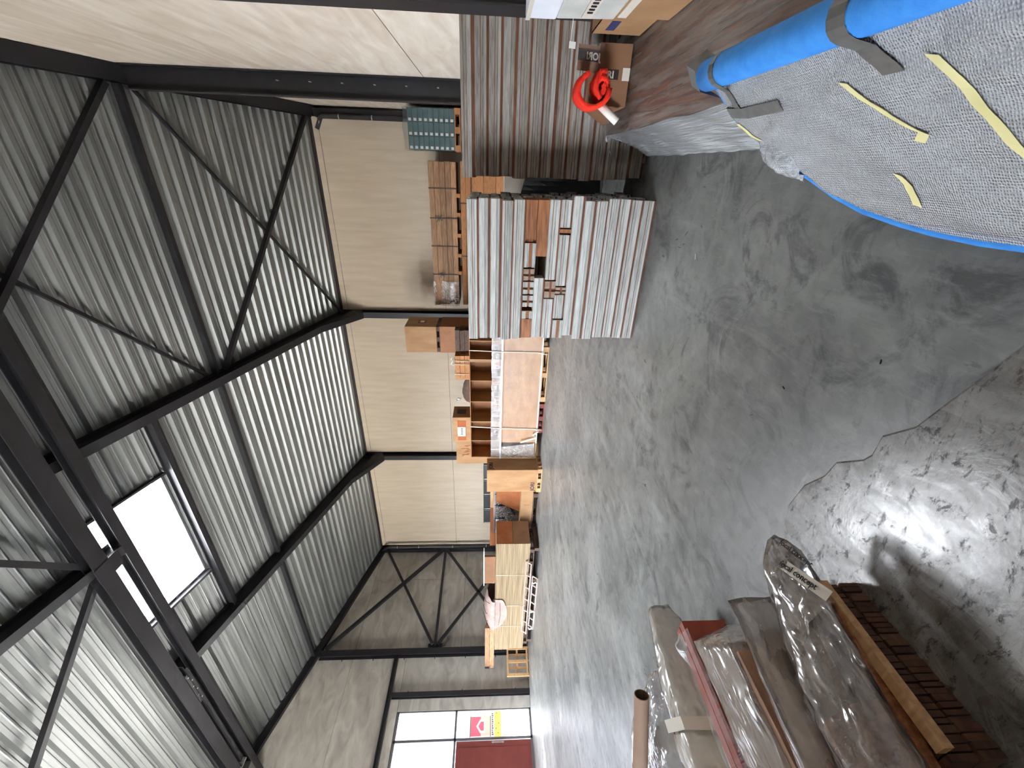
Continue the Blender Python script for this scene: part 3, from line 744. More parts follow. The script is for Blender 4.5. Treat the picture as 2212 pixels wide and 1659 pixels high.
# ------------------------------------------------------------------ timber piles and crates along the long wall
def plank_pile(label, x0, x1, y0, z0, rows, cols, pw, phh, m, straps=(), sm='strap_dark', jit=.05, knots=0):
    t = thing('plank_bundle', label, 'timber', ((x0+x1)/2, y0, z0))
    for r in range(rows):
        for c in range(cols):
            y = y0+c*pw
            f = R(0, .02) if c == 0 else 0
            obj('plank', MB().box(x0+R(0, jit), x1-R(0, jit*.6), y+.002+f, y+pw-.003, z0+r*phh+.001, z0+(r+1)*phh-.007), m, t)
    yb, zt = y0+cols*pw, z0+rows*phh
    for s in straps:
        obj('strap', MB().box(s-.012, s+.012, y0-.006, y0, z0-.004, zt+.006).box(s-.012, s+.012, yb, yb+.006, z0, zt+.006).box(s-.012, s+.012, y0-.006, yb+.006, zt, zt+.006), sm, t)
    return t
def bearer_row(label, xs, y0, y1, z0, z1, m, group):
    for i, x in enumerate(xs): tag(obj('bearer', MB().box(x-.05, x+.05, y0, y1, z0, z1), m), label or 'short orange bearer between the two long plank bundles, %s from the green crates' % ORD[i], 'bearer', group)
# hidden lower loads carry the visible ones
plank_pile('lower long timber bundle under the bearers by the long wall', -3.9, .05, 12.2, 1.05, 3, 4, .22, .33, 'pallet_orange', (-.8, -2.4), knots=0)
t = thing('timber_rack', 'dark timber trestle carrying the long plank bundles by the wall', 'trestle', (-1.9, 12.6, 0))
for x in (-3.4, -1.9, -.4):
    obj('trestle_leg', MB().box(x-.1, x+.1, 12.25, 13.0, 0, .98), 'pallet_dark', t)
    obj('trestle_cap', MB().box(x-.12, x+.12, 12.2, 13.08, .98, 1.048), 'pallet_dark', t)
plank_pile('middle timber bundle of bright orange planks under the bearers', -3.75, .12, 12.15, 2.056, 2, 4, .22, .14, 'pallet_orange', (-.9, -2.3))
bearer_row(None, (-.72, -1.2, -1.75, -2.3, -2.8), 12.2, 13.0, 2.346, 2.445, 'pallet_orange', 'bearers between the plank bundles')
tp = plank_pile('upper long bundle of brown planks tied with dark twine and wrapped at one end', -3.78, .10, 12.2, 2.446, 5, 5, .16, .148, 'pine_dull', (-.55, -1.3, -2.05, -2.85))
for x in (-1.3, -2.85):
    tw = MB()
    for q in range(9): tw.tube([(x, 12.17, 2.95), (x+R(-.1, .1), 12.12, 2.95+R(-.13, .13))], .007, 4)
    obj('twine_knot', tw, 'crate_green', tp)
obj('wrap', MB().grid(lambda a, b: (-3.8+.75*a, 12.19-.04*math.sin(6*b)-.02*noise.noise((a*9, b*9, 1)), 2.44+.76*b), 12, 12), 'film_crinkle', tp, smooth=True)
# green crates on a pallet, corner of long wall and near gable
t = thing('load_base', 'dark wooden crate base under the pallet of green crates', 'crate', (.75, 12.6, 0))
obj('body', MB().box(.3, 1.28, 12.25, 13.1, 0, 2.3), 'pallet_dark', t, bevel=.01)
for z in (.1, 1.1, 2.15): obj('batten', MB().box(.29, 1.29, 12.22, 12.25, z, z+.12), 'pallet_dark', t)
pallet('orange pallet carrying the film-wrapped green crates', .80, 12.65, 2.3, .95, .82, 'pallet_orange')
for r in range(9):
    for c in range(3):
        x0, z0 = .34+.305*c, 2.446+.132*r
        if r == 0 and c == 0:
            gc = thing('green_crate', 'dark green plastic crate in the film-wrapped pallet load', 'crate', (x0, 12.26, z0), group='green crates on the pallet')
            obj('body', MB().box(0, .30, 0, .8, 0, .128), 'crate_green', gc, local=True, bevel=.006)
            obj('label', MB().box(.02, .08, -.004, 0, .03, .10), 'paper_grey', gc, local=True)
            obj('rim', MB().box(-.001, .301, -.006, .0, .108, .122), 'crate_green', gc, local=True)
        g_ = gc if (r, c) == (0, 0) else dup(gc, (x0, 12.26, z0))
        g_['label'] = 'dark green plastic crate, %s layer above the pallet, column %s' % (ORD[r], ('nearest the plank bundles', 'in the middle', 'nearest the gable wall')[c])
def film_hood(name, label, x0, x1, y0, y1, z0, z1, m, amp=.02, bulge=.05, par=None, nn=16):
    b = MB()
    def w(p, s): return Vector(p) + Vector((noise.noise(Vector(p)*s), noise.noise(Vector(p)*s+Vector((7, 3, 1))), noise.noise(Vector(p)*s+Vector((2, 9, 5)))))*amp
    b.grid(lambda a, c: w((x0+(x1-x0)*a, y0-.012, z0+(z1-z0)*c), 4), nn, nn)
    b.grid(lambda a, c: w((x0+(x1-x0)*a, y0-.012+(y1-y0)*c, z1+.012+bulge*math.sin(math.pi*a)*math.sin(math.pi*c)), 4), nn, nn)
    for x in (x0-.012, x1+.012): b.grid(lambda a, c: w((x, y0+(y1-y0)*a, z0+(z1-z0)*c), 4), nn, nn)
    o = obj(name, b, m, par, smooth=True)
    if label: tag(o, label, 'film')
    return o
film_hood('stretch_wrap', 'clear stretch hood over the pallet of green crates', .335, 1.26, 12.25, 13.07, 2.45, 3.72, 'clear_film', .02, .08)

# plywood crates stacked behind the shelving
def crate(label, x0, x1, y0, y1, z0, z1, m, name='plywood_crate', inset=None, side=None, battens=False):
    t = thing(name, label, 'crate', ((x0+x1)/2, (y0+y1)/2, z0))
    e = .018
    obj('front_panel', MB().box(x0, x1, y0, y0+e, z0, z1), m, t, bevel=.003)
    obj('back_panel', MB().box(x0, x1, y1-e, y1, z0, z1), m, t)
    for a, b in ((x0, x0+e), (x1-e, x1)): obj('side_panel', MB().box(a, b, y0+e+.001, y1-e-.001, z0, z1), m, t, bevel=.003)
    obj('lid', MB().box(x0+e+.001, x1-e-.001, y0+e+.001, y1-e-.001, z1-e, z1), m, t)
    obj('base', MB().box(x0+e+.001, x1-e-.001, y0+e+.001, y1-e-.001, z0, z0+e), m, t)
    return t
crate('dark base crate hidden under the two plywood crates', -4.86, -4.06, 11.0, 11.9, 0, 2.0, 'pallet_dark')
crate('lower orange plywood crate of the two stacked by the wall column', -4.84, -4.04, 11.0, 11.85, 2.0, 2.94, 'plywood_orange')
pallet('small dark pallet between the two stacked plywood crates', -4.44, 11.42, 2.94, .78, .8, 'pallet_dark', h=.10)
t = crate('upper pale plywood crate of the two stacked by the wall column', -4.83, -4.05, 11.0, 11.85, 3.04, 3.92, 'plywood')
hs_ = obj('handle_slot', MB().box(-4.05, -4.046, 11.3, 11.55, 3.35, 3.6), 'cardboard', t); obj('paper_label', MB().box(-4.046, -4.043, 11.36, 11.5, 3.42, 3.53), 'white', t).parent = hs_

# ------------------------------------------------------------------ long open shelving box wrapped in film
SX0, SX1, SY0, SY1 = -7.46, -3.25, 9.45, 10.02
SZ0, SZ1 = .16, 2.03
pallet('yellow pallet under the shelving box beside the beam stack', -4.78, 9.86, 0, 1.6, .8, 'pine')
pallet('dark red pallet under the far end of the shelving box', -6.13, 9.86, 0, .95, .8, 'pallet_red')
t = thing('shelving_box', 'long open plywood shelving box with six visible bays tied with white rope', 'shelving', ((SX0+SX1)/2, SY0, SZ0-.014))
e = .02
obj('top_board', MB().box(SX0, SX1, SY0, SY1, SZ1-e, SZ1), 'plywood_orange', t)
obj('bottom_board', MB().box(SX0, SX1, SY0, SY1, SZ0-.014, SZ0+e), 'plywood', t)
obj('middle_board', MB().box(SX0+e, SX1-e, SY0+.002, SY1-e, 1.17, 1.19), 'plywood_orange', t)
obj('back_board', MB().box(SX0+e, SX1-e, SY1-e, SY1, SZ0+e, SZ1-e), 'plywood_orange', t)
for x in (SX0, SX1-e): obj('end_board', MB().box(x, x+e, SY0, SY1, SZ0+e+.001, SZ1-e-.001), 'plywood_orange', t)
for x, w in ((-3.83, .02), (-4.37, .075), (-4.955, .02), (-5.59, .02), (-6.23, .02), (-6.87, .02)):
    obj('divider', MB().box(x-w/2, x+w/2, SY0+.001, SY1-e-.001, 1.191, SZ1-e-.001), 'plywood', t)
obj('front_panel', MB().box(-6.92, SX1-.01, SY0-.012, SY0+.004, SZ0+.03, 1.165), 'osb', t, bevel=.003)
obj('panel_edge', MB().box(-6.95, SX1-.01, SY0-.016, SY0-.002, SZ0-.01, SZ0+.028), 'paper_grey', t)
obj('film_skirt', MB().grid(lambda a, b: (SX0-.01+(SX1-SX0)*a, SY0-.022-.02*abs(noise.noise((a*25, b*3, 0))), 1.16+.30*b+.02*noise.noise((a*9, 2, b))), 60, 10), 'shelf_film', t, smooth=True)
obj('film_fold', MB().grid(lambda a, b: (SX0-.01+(SX1-SX0)*a, SY0-.05-.012*noise.noise((a*30, b*3, 8)), 1.165+.05*b+.012*noise.noise((a*12, 4, 0))), 60, 3), 'stretch_film_pale', t, smooth=True)
obj('film_veil', MB().grid(lambda a, b: (SX0-.01+(SX1-SX0)*a, SY0-.03-.02*abs(noise.noise((a*25, b*3, 5))), SZ0+.02+.95*b), 40, 8), 'clear_film', t, smooth=True)
obj('film_bunch', MB().grid(lambda a, b: (SX0+.02+.5*a-.12*b*a, SY0-.04-.03*noise.noise((a*12, b*14, 3)), SZ0+.05+1.0*b), 10, 14), 'film_crinkle', t, smooth=True)
for x, dx, sag in ((-4.08, -.03, .05), (-6.38, -.06, .0)):
    pts = [(x, SY0-.016, SZ1-.002), (x+dx*.5, SY0-.05, 1.2), (x+dx, SY0-.045, .3), (x+dx-.02, SY0-.06-sag, .08), (x+dx-.05, SY0-.02, .03)]
    rope('rope', pts, .012, 'rope', t)
obj('rope_knot', MB().tube([(-6.5, SY0-.06, .12), (-6.62, SY0-.09, .28), (-6.72, SY0-.07, .18), (-6.86, SY0-.1, .62)], .02, 6), 'rope', t, smooth=True)
# things on the shelving box
t = plank_pile('short bundle of orange laths tied with white rope on the shelving box', -4.98, -4.28, 9.55, SZ1, 3, 3, .12, .125, 'pallet_orange', (), jit=.07)
for x in (-4.42, -4.52, -4.80): rope('rope', [(x, 9.92, SZ1+.38), (x, 9.54, SZ1+.39), (x-.01, 9.535, SZ1+.2), (x, 9.54, SZ1+.01)], .010, 'rope', t)
obj('rope_knot', MB().tube([(-4.3, 9.53, SZ1+.4), (-4.36, 9.5, SZ1+.46), (-4.43, 9.53, SZ1+.42), (-4.5, 9.5, SZ1+.47), (-4.55, 9.53, SZ1+.4)], .016, 6), 'rope', t, smooth=True)
plank_pile('short bundle of dark brown laths beside the beam stack on the shelving box', -4.24, -3.6, 9.6, SZ1, 3, 3, .11, .12, 'pallet_dark', (), jit=.08)
t = thing('dark_tarp', 'dark crumpled tarpaulin lump between lath bundle and labelled carton', 'tarpaulin', (-5.4, 9.75, SZ1))
obj('cloth', MB().grid(lambda a, b: (-5.72+.72*a, 9.62+.36*b, SZ1+.005+.24*math.sin(math.pi*min(1, max(0, b)))*(.35+.65*math.sin(math.pi*min(1, a+.05))**.5 if a < .95 else .3)*(1-.3*a)+.02*noise.noise((a*7, b*7, 2))), 16, 10), 'pallet_dark', t, smooth=True)
obj('foil_scrap', MB().tube([(-5.62, 9.66, SZ1+.25), (-5.6, 9.64, SZ1+.33), (-5.66, 9.68, SZ1+.36)], .03, 6), 'stretch_film_pale', t, smooth=True)
t = crate('square plywood carton with a white label on the shelving box', -7.02, -6.20, 9.62, 10.22, SZ1, 2.53, 'plywood', 'labelled_box')
obj('tape_patch', MB().box(-6.98, -6.30, 9.616, 9.62, 2.16, 2.40), 'orange_mark', t)
wlb = obj('white_label', MB().box(-6.83, -6.52, 9.612, 9.616, 2.18, 2.40), 'white', t)
for q in range(5): obj('label_print', MB().box(-6.78+.05*q, -6.755+.05*q, 9.610, 9.612, 2.25, 2.31), 'ink', t).parent = wlb
obj('side_patch', MB().box(-6.20, -6.196, 9.82, 10.05, 2.17, 2.42), 'tape_dark', t)
t = crate('tall plywood crate with orange scribbles behind the end of the shelving box', -8.30, -7.36, 10.2, 10.9, 0, 2.52, 'plywood')
for q in range(9):
    x, z = -7.6-.045*q, 2.1+R(0, .12)
    obj('scribble', MB().tube([(x+R(-.05, .05), 10.197, z+R(0, .2)), (x+R(-.03, .03), 10.196, z+.08), (x+R(-.06, .06), 10.197, z-.03)], .008, 5), 'orange_mark', t)

# ------------------------------------------------------------------ JORI plywood crate
pallet('low wooden pallet under the stencilled plywood crate', -7.88, 9.2, 0, .84, .6, 'pine', h=.13)
t = crate('pale plywood crate stencilled JORI standing on a pallet beyond the shelving box', -8.28, -7.48, 8.9, 9.42, .13, 1.56, 'plywood', 'stencilled_crate')
text_mesh('stencil_text', 'JORI', .16, (-8.24, 8.897, .2), (1, 0, 0), (0, 0, 1), 'ink', t, .02)
text_mesh('stencil_text', 'JORI', .15, (-7.477, 8.95, 1.40), (0, 1, 0), (0, 0, 1), 'ink', t, .02)

# ------------------------------------------------------------------ jumble between crate and sheet bundles
pallet('long dark pallet under the cardboard bundle beyond the stencilled crate', -10.0, 9.75, 0, 2.6, 1.0, 'pallet_dark')
t = thing('carton_pack', 'long flat cardboard carton low on the dark pallet', 'carton', (-9.9, 9.4, .146))
obj('body', MB().box(-11.0, -8.6, 9.3, 9.6, .146, .52), 'cardboard_light', t, bevel=.01)
for x in (-9.2, -9.9): obj('fold_line', MB().box(x-.01, x+.01, 9.296, 9.3, .25, .42), 'cardboard', t)
t = thing('leaning_panel', 'orange fibreboard panel leaning behind the flat carton', 'panel', (-9.4, 9.7, .146))
obj('sheet', MB().hexa([(-8.5, 9.62, .146), (-10.0, 9.62, .146), (-10.0, 9.66, .146), (-8.5, 9.66, .146), (-8.5, 9.95, 1.25), (-9.7, 9.95, 1.25), (-9.7, 9.99, 1.25), (-8.5, 9.99, 1.25)]), 'cardboard_orange', t)
t = thing('wrapped_bundle', 'film-wrapped bundle of frames tied with black straps', 'bundle', (-10.2, 9.9, .146))
obj('body', MB().box(-11.3, -9.35, 10.14, 10.40, .146, 1.26), 'paint_dull', t)
obj('film', MB().grid(lambda a, b: (-11.3+2.0*a, 10.115-.012*noise.noise((a*9, b*9, 4)), .2+1.1*b), 20, 12), 'film_crinkle', t, smooth=True)
for x in (-9.5, -10.0, -10.6): obj('strap', MB().box(x-.015, x+.015, 10.09, 10.10, .95, 1.3), 'black_wrap', t)
obj('rail', MB().bar((-9.35, 10.07, 1.2), (-10.4, 10.07, .62), .05, .03), 'pipe', t)
obj('top_roll', MB().tube([(-9.35, 10.15, 1.3), (-10.3, 10.15, 1.3), (-11.3, 10.15, 1.29)], .05, 10), 'pink_sheet', t, smooth=True)
t = thing('lath', 'pale orange lath standing on the wrapped bundle', 'lath', (-10.3, 10.5, 1.26))
obj('board', MB().box(-12.3, -9.6, 10.42, 10.46, .146, 1.45), 'cardboard_orange', t)
obj('facing', MB().box(-10.4, -9.65, 10.405, 10.42, 1.3, 1.45), 'pine', t)
for i in range(4):
    x = -9.6-.72*i
    if i == 0:
        bc = thing('black_bale', 'black plastic bale with white twine in the row behind the orange board', 'bale', (x, 11.3, 0), group='black bales behind the orange board')
        obj('body', MB().box(-.35, .35, 0, .6, 0, 1.70), 'black_wrap', bc, local=True, bevel=.02)
        obj('twine', MB().tube([(-.3, -.01, 1.68), (-.29, -.012, 1.2), (-.3, -.01, .4)], .012, 6), 'rope', bc, local=True)
    b_ = bc if i == 0 else dup(bc, (x, 11.3, 0))
    b_['label'] = 'black plastic bale with white twine behind the orange board, %s from the stencilled crate' % ORD[i]

# ------------------------------------------------------------------ two long bundles of board sheets with things on top
BX0, BX1, BY0, BY1 = -15.0, -9.70, 8.25, 9.12
for i, x in enumerate((-14.2, -12.4, -10.6)):
    pallet(('dark pallet under the far end of the sheet bundles', 'dark pallet under the middle of the sheet bundles', 'dark pallet under the capped end of the sheet bundles')[i], x, 8.7, .13, 1.2, .8, 'pallet_dark')
for i, x in enumerate((-14.6, -13.0, -11.4, -10.0)):
    tag(obj('bearer', MB().box(x-.06, x+.06, 8.3, 9.1, 0, .129), 'pallet_dark'), 'dark square bearer on the floor below the sheet bundles, %s from the far gable' % ORD[i], 'bearer', 'bearers below the sheet bundles')
def sheets(label, z0, z1, n, capm, dx):
    t = thing('sheet_bundle', label, 'sheet bundle', ((BX0+BX1)/2, BY0, z0))
    b = MB(); h = (z1-z0)/n
    for q in range(n):
        j = R(0, .006)
        b.box(BX0+dx+R(0, .01), BX1-R(0, .006), BY0+j, BY1, z0+q*h, z0+(q+1)*h-.004)
    o = obj('sheets', b, 'sheet_edge', t); o['kind'] = 'stuff'
    obj('end_cap', MB().box(BX1+.001, BX1+.012, BY0+.01, BY1, z0+.004, z1-.006), capm, t)
    obj('rim', MB().box(BX1+.001, BX1+.014, BY0-.004, BY0+.009, z0, z1).box(BX1+.0121, BX1+.014, BY0, BY1, z1-.02, z1-.008), 'sheet_edge', t)
    return t
s1 = sheets('lower long bundle of corrugated sheets with a brown end cap', .275, .775, 20, 'cardboard', .0)
s2 = sheets('upper long bundle of corrugated sheets with an orange end cap', .777, 1.275, 20, 'cardboard_orange', -.05)
for x in (-11.05, -12.55, -13.65): rope('rope', [(x, BY0-.012, 1.27), (x, BY0-.014, .8), (x-.01, BY0-.014, .3)], .008, 'rope', s2)
t = thing('cloth_bundle', 'pinkish white cloth bundle tied with string on the sheet bundles', 'cloth', (-12.9, 8.5, 1.276))
def cl(a, b):
    th2 = math.pi*a; x = -12.2-1.5*b; r = .34*(math.sin(math.pi*(.10+.80*b)))**.35
    wob = .03*noise.noise((a*6, b*9, 0))
    return (x, 8.55-(.42*math.cos(th2))*1.0-wob, 1.285+max(0, math.sin(th2))*(r+wob)*1.0 - (.42*max(0, math.cos(th2))**2*(.9 if b > .3 else b*3)*0))
obj('fabric', MB().grid(cl, 24, 24), 'pink_sheet', t, smooth=True)
obj('apron', MB().grid(lambda a, b: (-12.2-1.5*a-.05*b*math.sin(3*a), 8.228-.03*b-.02*noise.noise((a*8, b*5, 6)), 1.33-(.45*math.sin(math.pi*(.18+.78*a))**.7*b)), 20, 8), 'pink_sheet', t, smooth=True)
for x in (-12.4, -13.0, -13.4): rope('string', [(x, 8.13, 1.3), (x+.02, 8.3, 1.58), (x, 8.6, 1.66)], .007, 'strap_dark', t)
obj('string', MB().tube([(-12.3, 8.17, 1.12), (-12.9, 8.16, 1.1), (-13.5, 8.18, 1.15)], .006, 5), 'strap_dark', t)
t = thing('timber_girder', 'upper brown timber girder resting on the sheet bundles with a black tip', 'timber', (-14.4, 7.95, 1.43))
obj('beam', MB().box(-16.2, -13.85, 8.30, 8.42, 1.44, 1.60), 'pine_dull', t); obj('tip', MB().box(-16.32, -16.2, 8.30, 8.42, 1.44, 1.60), 'black_wrap', t)
t = thing('timber_girder', 'lower brown timber girder resting on the sheet bundles below the black-tipped one', 'timber', (-14.4, 8.15, 1.276))
obj('beam', MB().box(-16.28, -13.85, 8.30, 8.42, 1.278, 1.43), 'pine_dull', t)
tag(obj('black_board', MB().box(-16.0, -13.8, 8.44, 8.5, 1.277, 1.55), 'black_wrap'), 'black board lying behind the brown timber girders', 'board')
t = thing('plank_pair', 'thin white-edged brown board on top of the sheet bundles', 'board', (-11, 8.6, 1.276))
obj('board', MB().box(-11.85, -10.6, 8.55, 8.62, 1.278, 1.62), 'cardboard', t); obj('white_edge', MB().box(-11.9, -10.3, 8.5, 8.64, 1.622, 1.65), 'white_card', t)
# white slatted frames lying against the pallets
for i, (xa, xb, y, dz, lab) in enumerate(((-13.9, -10.4, 8.12, .20, 'pinkish white slatted frame leaning on the pallets under the sheet bundles'), (-13.4, -10.9, 8.0, .0, 'second pinkish white slatted frame lying lower in front of the pallets'))):
    t = thing('slatted_frame', lab, 'frame', ((xa+xb)/2, y, dz))
    obj('rail', MB().box(xa, xb, y-.015, y+.015, dz+.001, dz+.04), 'pink_sheet', t); obj('rail', MB().box(xa, xb, y+.07, y+.10, dz+.14, dz+.18), 'pink_sheet', t)
    for q in range(7):
        x = xa+.02+(xb-xa-.05)*q/6
        obj('slat', MB().hexa([(x, y-.01, dz+.04), (x+.05, y-.01, dz+.04), (x+.05, y+.01, dz+.03), (x, y+.01, dz+.03), (x, y+.075, dz+.16), (x+.05, y+.075, dz+.16), (x+.05, y+.09, dz+.15), (x, y+.09, dz+.15)]), 'pink_sheet', t)
for i, x in enumerate((-11.0, -12.4, -13.3)): tag(obj('cloth_tie', MB().tube([(x, 7.93, .02), (x+.05, 7.9, .09), (x-.04, 7.93, .15), (x+.02, 7.95, .18)], .022, 6), 'white', smooth=True), 'white cloth tie on the lower slatted frame, %s from the capped bundle end' % ORD[i], 'tie', 'cloth ties on the slatted frame')
# upright pallet against the gable
t = thing('upright_pallet', 'pale pine pallet standing on edge by the far gable', 'pallet', (-16.0, 8.35, 0), math.radians(78))
for q in range(3): obj('stringer', MB().box(-.46+.42*q, -.38+.42*q, -.05, .05, 0, .80), 'pine', t, local=True)
for q in range(2): obj('slat', MB().box(-.22+.40*q, -.14+.40*q, .05, .07, 0, .78), 'pine', t, local=True)
for z in (.03, .38, .74): obj('cross_board', MB().box(-.46, .46, .051, .07, z, z+.07) if z == .38 else MB().box(-.46, .46, -.07, -.051, z, z+.06), 'pine', t, local=True)
t = thing('tool_lamp', 'small brown crate with a hanging white work lamp by the gable', 'crate', (-16.1, 9.4, 0))
obj('body', MB().box(-16.3, -15.6, 9.15, 9.7, 0, .62), 'pallet_dark', t); obj('top_block', MB().box(-16.2, -15.8, 9.2, 9.5, .62, .8), 'pine_dull', t)
obj('lamp', MB().tube([(-15.9, 9.12, .78), (-15.9, 9.12, .9), (-15.9, 9.12, .96)], .05, 8), 'white', t, smooth=True)
obj('cord', MB().tube([(-15.9, 9.12, .96), (-15.9, 9.13, 1.25)], .012, 6), 'white', t)

# ================================================================== near right: wrapped timber block, cartons, padded panel
t = thing('wrapped_timber_block', 'low block of brown boards under tight stretch film along the near gable wall', 'timber block', (.75, 2.7, 0))
for i in range(6):
    x0 = .30+.15*i
    for k in range(3): obj('board', MB().box(x0+.002, x0+.147, .9, 4.33 if i < 4 else 3.68, .145*k, .145*k+.142), 'wood_block', t)
def wob(p, a, s=5): 
    p = Vector(p); return p + Vector((noise.noise(p*s), noise.noise(p*s+Vector((5, 1, 2))), noise.noise(p*s+Vector((1, 8, 3)))))*a
def side(a, b):
    y = 4.40-3.5*a; x = .285-(.15*(1-b)**1.6); z = .004+.442*b
    return wob((x, y, z), .012, 6)
obj('side_film', MB().grid(side, 60, 8), 'stretch_film_pale', t, smooth=True)
obj('top_film', MB().grid(lambda a, b: wob((.285+.69*b, 4.36-3.46*a, .447), .006, 6), 50, 16), 'stretch_film', t, smooth=True)
obj('end_film', MB().grid(lambda a, b: wob((.14+.15*b**.6+a*(.83-.15*b), 4.375+.03*(1-b), .004+.44*b), .010, 6), 14, 8), 'stretch_film_pale', t, smooth=True)
obj('film_tail', MB().grid(lambda a, b: wob((.30-.06*a-.1*b, 4.36+.05*a-.02*b, .45-.03*a-.05*b), .02, 12), 8, 6), 'stretch_film_pale', t, smooth=True)
obj('film_scrap', MB().grid(lambda a, b: wob((.14-.06*a, 4.36+.08*b, .02+.03*a), .03, 16), 8, 6), 'stretch_film_pale', t, smooth=True)

# ------------------------------------------------------------------ JORI carton with red foam
def carton(name, label, x0, x1, y0, y1, z0, z1, m, flaps=True, rotz=0):
    cxm, cym = (x0+x1)/2, (y0+y1)/2
    t = thing(name, label, 'carton', (cxm, cym, z0), rotz)
    a, b, h = (x1-x0)/2, (y1-y0)/2, z1-z0; e = .006
    obj('front_side', MB().box(-a, a, -b, -b+e, 0, h), m, t, local=True, bevel=.002)
    obj('back_side', MB().box(-a, a, b-e, b, 0, h), m, t, local=True)
    for s in (-1, 1): obj('end_side', MB().box(min(s*a, s*(a-e)), max(s*a, s*(a-e)), -b+e, b-e, 0, h), m, t, local=True)
    obj('bottom', MB().box(-a+e, a-e, -b+e, b-e, 0, e), m, t, local=True)
    return t
t = carton('printed_carton', 'brown carton with printed JORI tape holding the red foam', .45, .84, 3.80, 4.18, .455, .70, 'cardboard')
# local frame of the carton: x 0 is its centre (0.645), front face y = -0.19
obj('open_flap', MB().hexa([(-.195, -.19, .245), (-.195, .17, .245), (-.19, .17, .24), (-.19, -.19, .24), (-.30, -.12, .10), (-.30, .10, .10), (-.295, .10, .095), (-.295, -.12, .095)]), 'cardboard', t, local=True)
obj('corner_tape', MB().box(-.03, .05, -.1925, -.1905, .0, .055), 'tape_white', t, local=True)
tlb = obj('tape_label', MB().box(-.025, .037, -.1925, -.1905, .085, .245), 'tape_dark', t, local=True)
def text_local(name, s, size, o, m, parent, bold=.02, u=(1, 0, 0), v=(0, 0, 1)):
    return text_mesh(name, s, size, Vector(o)+parent.matrix_basis.to_translation(), u, v, m, parent, bold, .0008)
# printed lettering reads down the carton as in the photograph
text_local('tape_text', 'JORI', .062, (-.016, -.1945, .24), 'tape_white', t, .035, (0, 0, -1), (1, 0, 0)).parent = tlb
t2 = thing('film_packet', 'clear bag with dark JORI tape hanging in front of the red foam', 'packet', (.73, 3.72, .66))
def pk(x, z, d=0): return (x, 3.795-.30*(z-.64)-d, z)
def quad(x0, x1, z0, z1, d, th=.002): return MB().hexa([pk(x0, z0, d), pk(x1, z0, d), pk(x1, z0, d-th), pk(x0, z0, d-th), pk(x0, z1, d), pk(x1, z1, d), pk(x1, z1, d-th), pk(x0, z1, d-th)])
obj('backing', quad(.655, .81, .705, .875, .0), 'cardboard', t2)
dbn = obj('dark_band', quad(.715, .785, .705, .875, .004), 'tape_dark', t2)
text_mesh('band_text', 'JORI', .060, pk(.725, .700, .008), (0, -.29, .957), (1, 0, 0), 'tape_white', t2, .035, .0006).parent = dbn
obj('clear_bag', MB().grid(lambda a, b: Vector(pk(.64+.185*a, .66+.235*b, .016))+Vector((0, .008*noise.noise((a*7, b*7, 3)), 0)), 14, 14), 'clear_film', t2, smooth=True)
obj('tag', quad(.775, .815, .90, .95, .0), 'white', t2)
for q in (.80, .812): obj('thread', MB().tube([(q, 3.71, .94), (q+.14, 3.55, .955)], .0015, 4), 'white', t2)
t = thing('red_foam_roll', 'bright red foam roll folded over in the printed carton', 'foam', (.53, 3.72, .61))
def strip_prism(path, thick, y0, y1, nseg=8, amp=.006):
    """thick foam sheet: path of (x,z) in front view, deep along y"""
    V = []; n = len(path)
    for j in range(nseg+1):
        y = y0+(y1-y0)*j/nseg
        for i, (x, z) in enumerate(path):
            a, b = path[max(0, i-1)], path[min(n-1, i+1)]; d = Vector((b[0]-a[0], 0, b[1]-a[1])).normalized(); nn = Vector((-d.z, 0, d.x))
            for sg in (-.5, .5): V.append(wob(Vector((x, y, z))+nn*thick*sg, amp, 18))
    F = []; m = 2*n
    for j in range(nseg):
        for i in range(n-1):
            a = j*m+2*i; F += [(a, a+2, a+m+2, a+m), (a+1, a+m+1, a+m+3, a+3)]
        F += [(j*m, j*m+m, j*m+m+1, j*m+1), (j*m+m-2, j*m+m-1, j*m+2*m-1, j*m+2*m-2)]
    for j in (0, nseg):
        for i in range(n-1): a = j*m+2*i; F.append((a, a+1, a+3, a+2))
    return MB().add(V, F)
arc = [(.525+.105*math.cos(t_), .755+.115*math.sin(t_)) for t_ in [math.radians(20+12*k) for k in range(20)]] + [(.50, .645), (.54, .640)]
obj('outer_layer', strip_prism(arc, .034, 3.60, 3.775), 'red_foam', t, smooth=True)
sp = [(.545+(.068-.0022*k)*math.cos(math.radians(-110+24*k)), .700+(.052-.0016*k)*math.sin(math.radians(-110+24*k))) for k in range(19)]
obj('inner_layer', strip_prism(sp, .036, 3.625, 3.77), 'red_foam', t, smooth=True)
obj('fold_sheet', strip_prism([(.47, .70), (.52, .735), (.58, .745), (.635, .715), (.64, .665)], .030, 3.615, 3.76), 'red_foam', t, smooth=True)
t = thing('card_tube', 'white cardboard tube sticking out below the red foam', 'tube', (.39, 3.80, .54))
obj('shell', MB().tube([(.455, 3.745, .675), (.345, 3.73, .525)], .030, 16), 'white_card', t, smooth=True)
# second carton behind
t = carton('plain_carton', 'plain brown carton with blue print behind the white parcels', .86, 1.24, 3.3, 3.68, .455, .80, 'cardboard_light', flaps=False)
obj('blue_print', MB().box(-.1915, -.1905, -.10, .10, .21, .27), 'blue_ink', t, local=True)
obj('lid', MB().box(-.19, .19, -.19, .19, .339, .345), 'cardboard_light', t, local=True)

